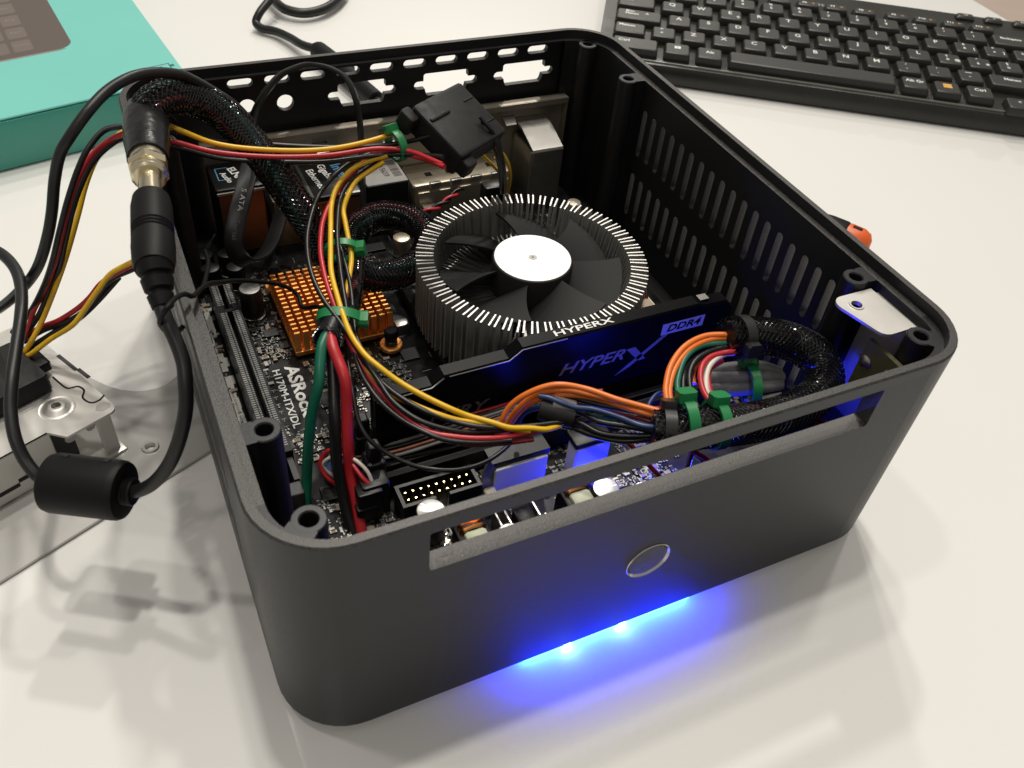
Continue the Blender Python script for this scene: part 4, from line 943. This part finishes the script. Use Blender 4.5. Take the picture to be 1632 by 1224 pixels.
Lp('purple_wire', 'w_dark_red', [(1165,560,56),(1118,572,56),(1100,605,55),(1098,640,54),(1106,660,53)])
Lp('orange_wire', 'w_orange', [(1170,558,56),(1130,570,56),(1112,582,56),(1106,596,55),(1106,612,54)], 1.0)
Lp('red_wire', 'w_red', [(1172,560,60),(1152,562,60),(1127,571,60),(1116,592,60),(1119,618,59),(1132,641,58),(1148,655,56)])
Lp('white_wire', 'w_white', [(1170,562,59),(1154,566,59),(1133,581,59),(1124,603,58),(1128,626,57),(1140,644,55)])
Lp('red_wire', 'w_red', [(1150,575,56),(1130,590,57),(1128,610,57),(1136,633,56),(1150,652,55)])
rl = thing('thin_wire', 'single thin red wire running right from the green ties along the front wall', 'wire', P(1200, 650, 55))
wire('insulation', [(1140,652,57),(1170,652,57),(1200,650,57),(1222,648,56),(1250,642,53)], .85, 'w_red', rl)
# grey shrink tubes held together by a green tie
gt = thing('capacitor_group', 'cluster of grey shrink wrapped tubes bound by a green tie', 'tube bundle', P(1195, 610, 47))
for pts, r in (([(1126,594,46),(1180,586,47),(1214,586,48),(1243,594,47)], 2.3), ([(1124,604,46),(1180,603,46),(1222,600,47),(1246,602,46)], 2.4), ([(1130,622,44),(1180,619,44),(1222,614,45),(1245,612,45)], 2.5), ([(1190,646,40),(1222,640,41),(1246,634,42)], 2.3)):
    L5 = path(pts); obj('shrink_tube', MB().tube(L5, [r, r, r, r*.85], 14, 6), 'w_grey', gt, 50)
obj('foil_tab', MB().loft([[P(1247,640,44), P(1252,642,43), P(1262,628,45)], [P(1249,632,46), P(1256,630,46), P(1268,612,48)]]), 'gold_steel', gt, 0)
fw = thing('front_panel_lead', 'red and dark wires dropping behind the right end of the front slot', 'wire', P(1120, 735, 40))
wire('red_wire', [(1085,705,46),(1110,722,42),(1135,738,38),(1160,760,32)], 1.0, 'w_red', fw)
wire('red_wire', [(1106,712,42),(1098,735,36),(1092,760,28)], 1.0, 'w_brown', fw)
wire('yellow_wire', [(1096,712,42),(1118,732,38),(1140,755,32)], .8, 'w_brown', fw)
for k in range(3): wire('purple_wire', [(1285,668+6*k,48),(1310,672+6*k,46),(1335,676+6*k,44)], .8, 'w_dark_red', fw)

# --- cable ties
V3 = Vector
tie('green cable tie on the yellow and red wires left of the large plug', P(632, 232, 82), P(640,215,84) - P(600,235,83) + V3((6,0,0)), 5.0, V3((-.25, .45, .85)))
tie('green cable tie on the braided ring beside the yellow wires', P(545, 399, 61), P(540,440,60) - P(545,360,64), 5.4, V3((1, .12, .25)), squash=.75)
tie('green cable tie at the sleeve end above the copper heat sink', P(541, 508, 60), P(535,545,58) - P(540,480,63), 6.4, V3((1, .2, .22)), squash=.72, w=3.0)
tie('green cable tie with upright head on the front sleeve beside the black tie', P(1091, 672, 56), P(1120,682,55) - P(1070,688,55), 7.2, V3((-.15, .45, .95)), w=3.2, head=(5.4, 5.0, 4.0))
tie('green cable tie on the front sleeve nearest the thin red wire', P(1140, 676, 55), P(1180,676,54) - P(1120,682,55), 7.0, V3((.1, .35, .95)), w=3.0, head=(5.4, 5.0, 4.0))
tie('dark green cable tie round the grey tubes', P(1196, 614, 45), P(1222,612,46) - P(1170,616,45), 6.8, V3((.15, .75, .65)), w=3.0, head=(6.0, 5.0, 4.4))
tie('black cable tie at the left end of the front sleeve', P(1062, 684, 55), P(1070,688,55) - P(1040,686,55), 6.4, V3((-.1, .6, .8)), 'tie_black', w=3.4, head=(5, 4.6, 3.6))
tie('black cable tie at the upper end of the right sleeve', P(1180, 537, 61), P(1190,534,61) - P(1150,537,62), 6.4, V3((.1, -.9, .1)), 'tie_black', w=3.4, head=(5, 4.6, 3.6))
# ------------------------------------------------------------------ things around the case
# --- the keyboard at the back right
KO = Vector((45.5*.8391 + 433*.5439, -45.5*.5439 + 433*.8391, 0))
KU, KV = Vector((.8391, -.5439, 0)), Vector((.5439, .8391, 0))
kb = thing('keyboard', 'black full size computer keyboard lying behind the open case', 'keyboard', KO)
TK = frame_T(KO, KU, KV)
# body: side profile swept along the width (v, z)
prof = [(0, 1.5), (-.2, 4), (.4, 9.5), (1.6, 11.6), (4, 12.4), (9.5, 13.0), (132.5, 21.6), (134, 20.5), (134, 2), (130, 1), (3, 1)]
mb = MB(); mb.loft([[(u, v + (1.0 if u in (0, 450) and v < 2 else 0), z) for v, z in prof] for u in (0, 1.0, 449, 450)], TK)
kbody = obj('body', mb, 'kb_body', kb, 25)
tr = MB()
tr.add([TK @ Vector(p) for p in ((0.5, .8, 10.8), (449, .8, 10.8), (449, 1.5, 11.75), (.5, 1.5, 11.75))], [(0, 1, 2, 3)])
obj('front_bead', MB().bbox(.6, 449, 3.2, 5.0, 12.2, 13.1, .4, TK), 'kb_bead', kbody, 30)
sl = math.atan((21.6-13.0)/(132.5-9.5)); SU, SV = KU, (KV*math.cos(sl) + Vector((0,0,1))*math.sin(sl)); SN = SU.cross(SV)
def kpt(u, v, h=0.0):                                   # point on the sloping deck
    return KO + KU*u + KV*v + Vector((0,0, 13.0 + (v - 9.5)*math.tan(sl))) + SN*h
keymesh = {}
def key(u, v, w, d, h, legends=(), x0=0):
    """keycap centred on (u, v), w by d mm; legends: (text, size, du, dv, material)"""
    kk = (round(w, 2), d, h)
    o_ = kpt(u, v)
    if kk not in keymesh:
        m_ = MB(); a, b = w/2, d/2
        def rg(i, z, off=0): return [(-a+i+.8, -b+i+off, z), (a-i-.8, -b+i+off, z), (a-i, -b+i+.8+off, z), (a-i, b-i-.8+off, z), (a-i-.8, b-i+off, z), (-a+i+.8, b-i+off, z), (-a+i, b-i-.8+off, z), (-a+i, -b+i+.8+off, z)]
        m_.loft([rg(0, -.3), rg(.15, h*.45), rg(.9, h-.45, .15), rg(1.5, h, .25)], frame_T((0,0,0), SU, SV))
        k_ = obj('key', m_, 'kb_key', None, 25); keymesh[kk] = k_; k_.location = o_*MM; attach(k_, kb)
    else: k_ = inst('key', keymesh[kk], kb, o_)
    by = {}
    for s_, sz, du, dv, m_ in legends:
        by.setdefault(m_, MB())
        if s_ == '#win':
            for i in (0, 1):
                for j in (0, 1): by[m_].box(-1.9+2.0*i, -.1+2.0*i, -1.5+1.6*j, -.1+1.6*j, 0, .04, frame_T(kpt(u+du, v+dv, h+.02), SU, SV))
        elif s_ == '#menu':
            for z_ in (0, 1): by[m_].box(-2.6, 2.6, -2.2+2.4*z_, -.2+2.4*z_, 0, .04, frame_T(kpt(u+du, v+dv, h+.02), SU, SV))
        elif s_ == '#bar':
            by[m_].box(-2.2, 2.2, -.25, .25, 0, .04, frame_T(kpt(u+du, v+dv, h+.02), SU, SV))
        else: text(by[m_], s_, sz, kpt(u+du, v+dv, h+.03), SU, SV, bold=.06)
    for m_, g in by.items():
        lo = obj('legend', g, m_, None, 0); lo.parent = k_; lo.location = -(o_*MM)
UNIT = 19.0; U0 = 6.0
cU = lambda x: U0 + x*UNIT                              # key columns in units from the left edge of the block
RV = [14.5, 33.5, 52.5, 71.5, 90.5, 106.5]              # row centres (v)
KD, KH = 14.2, 4.8
def row(r, x, seq):
    for w, leg in seq:
        key(cU(x + w/2), RV[r], w*UNIT - 3.6, KD, KH, leg); x += w
W = 'white'
def one(c): return [(c, 5.4, -.6, 2.0, W)]
def two(a, b): return [(a, 3.6, -1.5, 4.0, W), (b, 3.8, -1.5, -1.0, W)]
row(0, 0, [(1.7, [('Ctrl', 4.2, -7, 2, W)]), (1.04, [('#win', 0, 0, 1.5, W)]), (1.04, [('Alt', 4.2, 0, 1, W)]), (5.5, []), (1.03, [('Alt Gr', 4.2, 0, 2, W)]), (1.03, [('#menu', 0, 0, 1.5, 'amber_print')]), (1.03, [('Ctrl', 4.2, 0, 2, W)])])
row(1, 0, [(1.25, [('Maiusc', 3.8, -2, 3, W)]), (1, two('>', '<'))] + [(1, one(c)) for c in 'ZXCVBNM'] + [(1, two(';', ',')), (1, two(':', '.')), (1, [('#bar', 0, -1, 3.5, W), ('-', 4, -1, -1, W)]), (2.75, [('Maiusc', 3.8, -10, 2, W)])])
row(2, 0, [(1.75, [('Bloc', 3.2, -6, 4, W), ('Maiusc', 3.2, -4.6, .8, W), ('A', 3.0, 5, 2.5, W)])] + [(1, one(c)) for c in 'ASDFGHJKL'] + [(1, two('ç', 'ò') + [('@', 3.6, 4.5, -1, W)]), (1, two('°', 'à') + [('#', 3.6, 4.5, -1, W)]), (1, two('§', 'ù')), (1.25, [])])
row(3, 0, [(1.5, [('Tab', 3.4, -5, 2, W)])] + [(1, one(c) + ([('€', 3.6, 4.6, -2.6, W)] if c == 'E' else [])) for c in 'QWERTYUIOP'] + [(1, two('é', 'è') + [('[', 3.6, 4.5, -1, W)]), (1, two('*', '+') + [(']', 3.6, 4.5, -1, W)]), (1.5, [('Invio', 3.4, -4, 2, W)])])
row(4, 0, [(1, two('|', '\\'))] + [(1, two(a, b)) for a, b in zip('!"£$%&/()=', '1234567890')] + [(1, two('?', "'")), (1, two('^', 'ì')), (2, [('Backspace', 3.4, -5, 2.5, W)])])
key(cU(.5), RV[5], 15, 8.2, 4.2, [('Esc', 3.0, 0, 0, W)])
for k in range(12):
    u = cU(1.5 + k*1.0 + .15*(k//4)); key(u + 3, RV[5], 15.4, 8.2, 4.2, [('F%d' % (k+1), 3.2, -2.6, .6, W), ('=', 3.0, 3.2, .6, 'amber_print')])
for k, s_ in enumerate(('<', 'v', '>')): key(cU(13.0 + k) + (4.5 if k else 0), RV[0] - 7.5 if k == 0 else RV[0] - 7.5, 15.6, 13, KH, [(s_, 3.6, 0, 1.5, W)])
for k, s_ in enumerate(('Stamp', 'Bloc', 'Pausa')): key(cU(15.3 + k), RV[5], 15.4, 8.2, 4.2, [(s_, 2.6, 0, .6, W)])
for k in range(3): key(cU(12.6 + k*1.02), 126.5, 12.5, 6.6, 2.6, [(('<<', '>', '>>')[k], 2.6, 0, 0, W)])
for r_ in (3, 4):
    for k in range(3): key(cU(15.3 + k), RV[r_], 16, KD, KH, [((('Ins', 'Home', 'Pg'), ('Canc', 'Fine', 'Pg'))[4-r_][k], 3.0, -2, 2, W)])
t = MB(); text(t, 'Logitech', 6.0, kpt(146.0, 116.5, .05), SU, SV, 30, bold=.05)
obj('logo_lettering', t, 'grey_print', kb, 0)

# --- turquoise box with a keyboard printed on its lid
bx = thing('keyboard_box', 'turquoise cardboard box with a keyboard pictured on its lid', 'box', (-40, 380, 0))
HB = 25.0
fl_, fr_ = P(0, 191, HB), P(185, 149, HB); fd_ = (fr_ - fl_).normalized()
rf, rbk = P(290, 105, HB), P(213, 0, HB); rd = (rbk - rf).normalized()
d_ = fd_.x*rd.y - fd_.y*rd.x; k_ = ((rf - fl_).x*rd.y - (rf - fl_).y*rd.x)/d_; FR = fl_ + fd_*k_
A, B, C, D = FR - fd_*460, FR, FR + rd*190, FR + rd*190 - fd_*460
def quad(i, z):                                          # inset outline of the lid
    u_, w_ = fd_, rd
    return [A + u_*i + w_*i + Vector((0,0,z-HB)), B - u_*i + w_*i + Vector((0,0,z-HB)), C - u_*i - w_*i + Vector((0,0,z-HB)), D + u_*i - w_*i + Vector((0,0,z-HB))]
mb = MB().loft([quad(.8, .3), quad(0, 1), quad(0, HB-3.2), quad(.5, HB-1.6), quad(1.6, HB-1.0)])
obj('tray', mb, 'teal_dark', bx, 30)
obj('lid', MB().loft([quad(1.0, HB-.9), quad(.6, HB-.5), quad(.9, HB)]), 'teal_card', bx, 20)
# printed picture: outline read off the photo, lying flat on the lid
pa, pb, pc_ = P(0, 103, HB), P(100, 79, HB), P(75, 0, HB)
pu = fd_; pv = rd
corner = P(118, 74, HB)                                  # meeting point of the printed front and right edges
def pp(u, v, h=.06): return corner + pu*u + pv*v + Vector((0,0,h))
def pshape(pts, h0, h1): 
    return MB().loft([[pp(u, v, h0) for u, v in pts], [pp(u, v, h1) for u, v in pts]])
outl = [(-260, 0), (-8, 0)] + [(-8 + 8*math.sin(a), 8 - 8*math.cos(a)) for a in (.35, .7, 1.05, 1.4)] + [(0, 120), (-260, 120)]
pic = obj('printed_picture', pshape(outl, .02, .06), 'print_brown', bx, 0)
obj('printed_edge', pshape([(-260, -1.4), (-8, -1.4), (-4, -.6), (-4.6, .0), (-8, -.02), (-260, -.02)], .02, .06), 'print_edge', pic, 0)
pk0 = None
for i in range(9):
    for j in range(7):
        narrow = i == 0
        u1 = -30 - (i - 1)*17.5 if i else -18.5; w_ = 15 if i else 9.5
        us, v0 = u1 - w_, 5.5 + j*16.5
        pts = [(us, v0), (u1, v0), (u1, v0+13.5), (us, v0+13.5)]
        if u1 < -130: continue
        kk = obj('printed_key', pshape([(us+1, v0), (u1-1, v0), (u1, v0+1), (u1, v0+12.5), (u1-1, v0+13.5), (us+1, v0+13.5), (us, v0+12.5), (us, v0+1)], .06, .09), 'print_key', pic, 0)
        t = MB(); text(t, ('Canc', 'Fine', 'Pag', 'Ins')[j % 4] if narrow else '-+.,<>'[(i*3 + j) % 6], 3.4 if narrow else 5.5, pp(us + w_/2, v0 + 7.5, .11), pu, pv)
        lo = obj('printed_legend', t, 'print_edge', None, 0); attach(lo, pic)
q = P(247, 110, HB); t = MB()
for a_, b_, c_, e_ in ((-8, 8, -3, -2.5), (-8, 8, 2.5, 3), (-8, -7.5, -3, 3), (7.5, 8, -3, 3), (8, 10, -1, 1.2), (-4, -1.5, -1.2, 1.2), (1, 4, -1, 1)):
    t.loft([[q + fd_*x + rd*y*1.1 + Vector((0,0,h)) for x, y in ((a_, c_), (b_, c_), (b_, e_), (a_, e_))] for h in (.02, .06)])
obj('printed_symbol', t, 'print_teal', bx, 0)

# --- bright steel drive bracket and the flat sheet under it
ang = math.radians(24.4); BU, BV = Vector((math.cos(ang), math.sin(ang), 0)), Vector((-math.sin(ang), math.cos(ang), 0))
sheet = thing('metal_sheet', 'flat grey metal sheet with a round cut-out lying left of the case', 'metal plate', (-40, 120, 0))
q0 = P(60, 890, 1.2); 
TS = frame_T((q0.x, q0.y, 0), BU, BV)
S0 = (Vector((-4.5, 152.8, 0)) - Vector((q0.x, q0.y, 0)))
loc = lambda x, y: ((x - q0.x)*BU.x + (y - q0.y)*BU.y, (x - q0.x)*BV.x + (y - q0.y)*BV.y)
out = [(-160, 0), (70, 0)] + [loc(x, y) for x, y in ((34, 176), (10, 178), (5, 166), (0, 158), (-4.5, 153), (-8, 150.5), (-11.6, 149.4), (-15, 149.4), (-18.8, 150.3), (-23.5, 152.8), (-27.7, 156.5), (-33, 163), (-38, 172), (-52, 168), (-170, 115))]
hq = P(240, 714, 1.2); hl_ = loc(hq.x, hq.y)
vs, fs = plate_geo([out, circle(hl_[0], hl_[1], 1.7, 18)], 1.0)
obj('sheet_body', MB().add([TS @ Vector((v.x, v.y, v.z + 1.0)) for v in vs], fs), 'sheet', sheet, 20)
obj('rivet_ring', MB().lathe([(3.0, 1.5), (2.7, 2.2), (1.75, 2.2), (1.7, .5)], 20, TS @ Matrix.Translation((hl_[0], hl_[1], 0)), False), 'steel', sheet)
br = thing('drive_bracket', 'shiny folded steel drive bracket with a dimpled screw hole at the left edge', 'bracket', (-45, 130, 0))
qb = Vector((-40.7, 116.3, 0)); TB = frame_T((qb.x, qb.y, 0), BU, BV); ZT = 20.0
lb_ = lambda px, py, z=ZT: (lambda p: ((p.x - qb.x)*BU.x + (p.y - qb.y)*BU.y, (p.x - qb.x)*BV.x + (p.y - qb.y)*BV.y))(P(px, py, z))
p_corner, p_notch, p_fold, p_far = lb_(188, 652), lb_(78, 690), lb_(0, 735), lb_(70, 552)
W2 = lb_(186, 650)[0]
outp = [(0.5, .2), (W2-2.5, .2)] + arc(W2-2.5, 2.7, 2.5, -80, 0, 4) + [(W2, 60), (-95, 60), (-95, p_notch[1]), (p_notch[0], p_notch[1])]
dq = lb_(91, 651)
vs, fs = plate_geo([outp, circle(dq[0], dq[1], 5.6, 24)], .9)
pl8 = MB().add([TB @ Vector((v.x, v.y, v.z + ZT - .45)) for v in vs], fs)
topm = obj('top_plate', pl8, 'satin_steel', br, 25)
obj('dimple', MB().lathe([(5.62, ZT), (5.0, ZT-.25), (4.0, ZT+.25), (2.9, ZT+1.2), (2.1, ZT+1.55), (1.5, ZT+1.5), (1.4, ZT-.6)], 30, TB @ Matrix.Translation((dq[0], dq[1], 0)), False), 'satin_steel', topm, 50)
hx_ = lb_(164, 648); obj('embossed_mark', MB().loft([[(hx_[0] + 2.6*math.cos(a), hx_[1] + 2.0*math.sin(a), z) for a in [math.pi*k/3 for k in range(6)]] for z in (ZT+.0, ZT+.08)], TB), 'sheet', topm, 0)
gr = [lb_(84, 601), lb_(105, 618), lb_(110, 619), (lambda p: p)(lb_(124, 616)), lb_(134, 622), lb_(132, 634), lb_(146, 642), lb_(158, 638), lb_(166, 630)]
gm = MB(); gm.tube([TB @ Vector((x, y, ZT+.02)) for x, y in gr], .32, 5, 4); obj('seam_line', gm, 'plastic', topm, 0)
for a_, b_ in (((92, 566), (122, 590)), ((124, 588), (142, 602))):
    m1, m2 = lb_(*a_), lb_(*b_); u_ = Vector((m2[0]-m1[0], m2[1]-m1[1], 0)); 
    obj('slot_mark', MB().tube([TB @ Vector((m1[0], m1[1], ZT)), TB @ Vector((m2[0], m2[1], ZT))], 1, 4, 2, (.7, .06, TB.to_3x3() @ Vector((1, 0, 0)))), 'grey_plastic', topm, 0)
sw = MB(); sw.bbox(-95, p_notch[0], p_notch[1]-.1, p_notch[1]+.8, 2.2, ZT+.02, .4, TB)
side = obj('side_wall', sw, 'satin_steel', br, 25)
for x_, z_ in ((-12, 8), (-20, 6.5)): obj('wall_slot', MB().bbox(x_-4, x_+4, p_notch[1]-.2, p_notch[1]-.08, z_-.8, z_+.8, .02, TB), 'plastic', side, 0)
lg = MB(); lg.bbox(W2-7.5, W2-2.5, 1.2, 2.2, 2.4, ZT-.9, .2, TB); obj('support_leg', lg, 'satin_steel', br, 25)
ft = MB(); ft.bbox(W2-12, W2-1, -.5, 5, 1.55, 2.5, .3, TB); obj('leg_foot', ft, 'satin_steel', br, 25)
bk = MB(); bk.box(p_notch[0]+.5, W2-13, 9, 10, 1.6, ZT-.95, TB); inner = obj('inner_web', bk, 'grey_plastic', br, 0)
for x_, r_ in ((4, 2.0), (11, 1.7)): obj('web_hole', MB().lathe([(r_, -.08), (.02, -.08)], 18, TB @ frame_T((x_, 9, 10), (1, 0, 0), (0, 0, 1)) @ Matrix.Translation((0, 0, .12)), False), 'pale_plastic', inner, 0)
q = P(6, 782, 3); obj('bracket_screw', MB().lathe([(1.8, 1.6), (1.8, 4.6), (1.2, 5), (.05, 5)], 14, Matrix.Translation((q.x, q.y, 0))), 'gold_steel', br)

# --- cable with a moulded plug on the table behind the case
bc = thing('mains_cable', 'thick black cable with a moulded plug curling on the table behind the case', 'cable', P(480, 40, 4))
pts = [(760,330,3),(700,262,3),(640,200,3),(600,155,4),(560,110,5),(520,83,6),(483,72,6),(462,60,5),(439,50,4),(417,45,3.5),(408,36,5),(413,22,9),(428,2,13),(440,-15,16)]
obj('cable', MB().tube(path(pts[4:]), 2.5, 14), 'cable_jacket', bc, 60)
a_, b_ = P(502, 76, 6.5), P(600, 160, 6.5)
obj('plug_body', MB().tube([a_, a_.lerp(b_, .06), a_.lerp(b_, .35), a_.lerp(b_, .4), b_], [3.2, 5.4, 6.2, 5.2, 5.0], 16, 5), 'rubber', bc, 40)
obj('cable', MB().tube(path([(428,-8,6),(438,2,6),(455,15,5.5),(483,21,5),(512,16,5),(536,2,5),(550,-14,5)]), 3.0, 14), 'cable_jacket', bc, 60)
obj('cable', MB().tube([b_, b_ + Vector((14, -30, -2)), b_ + Vector((40, -48, -4))], 2.5, 12), 'cable_jacket', bc, 60)

# --- orange tipped tool lying to the right of the case
og = thing('screwdriver', 'black handled tool with an orange end cap showing past the right wall', 'tool', (300, 140, 0))
e1, e0_ = P(1372, 390, 9), P(1312, 366, 9); axo = (e1 - e0_).normalized(); TO = along(e0_, axo); Lo = (e1 - e0_).length
obj('handle', MB().lathe([(4, -12), (6.5, -11), (7.2, -6), (7.4, -2), (7.6, 0), (7.8, 2), (7.8, Lo*.5), (7.2, Lo*.58)], 24, TO), 'rubber', og, 40)
obj('end_cap', MB().lathe([(7.4, Lo*.56), (7.6, Lo*.62), (7.4, Lo*.95), (6.0, Lo*1.12), (3.5, Lo*1.2), (.05, Lo*1.22)], 24, TO), 'orange_rubber', og, 40)
obj('hanging_slot', MB().bbox(6.4, 7.7, -1.2, 1.2, Lo*.66, Lo*.9, .3, TO), 'plastic', og, 0)

# copies of a kind share a group
for base, g in (('braided_cable', 'braided cable sleeves'), ('power_lead', 'thick power leads'), ('drive_power_lead', 'drive power leads'), ('power_connector', 'pale power connectors'),
                ('main_power_bundle', 'bundles of the main power cable'), ('thin_wire', 'single thin wires')):
    for o in COL.objects:
        if o.parent is None and o.name.split('.')[0] == base: o['group'] = g
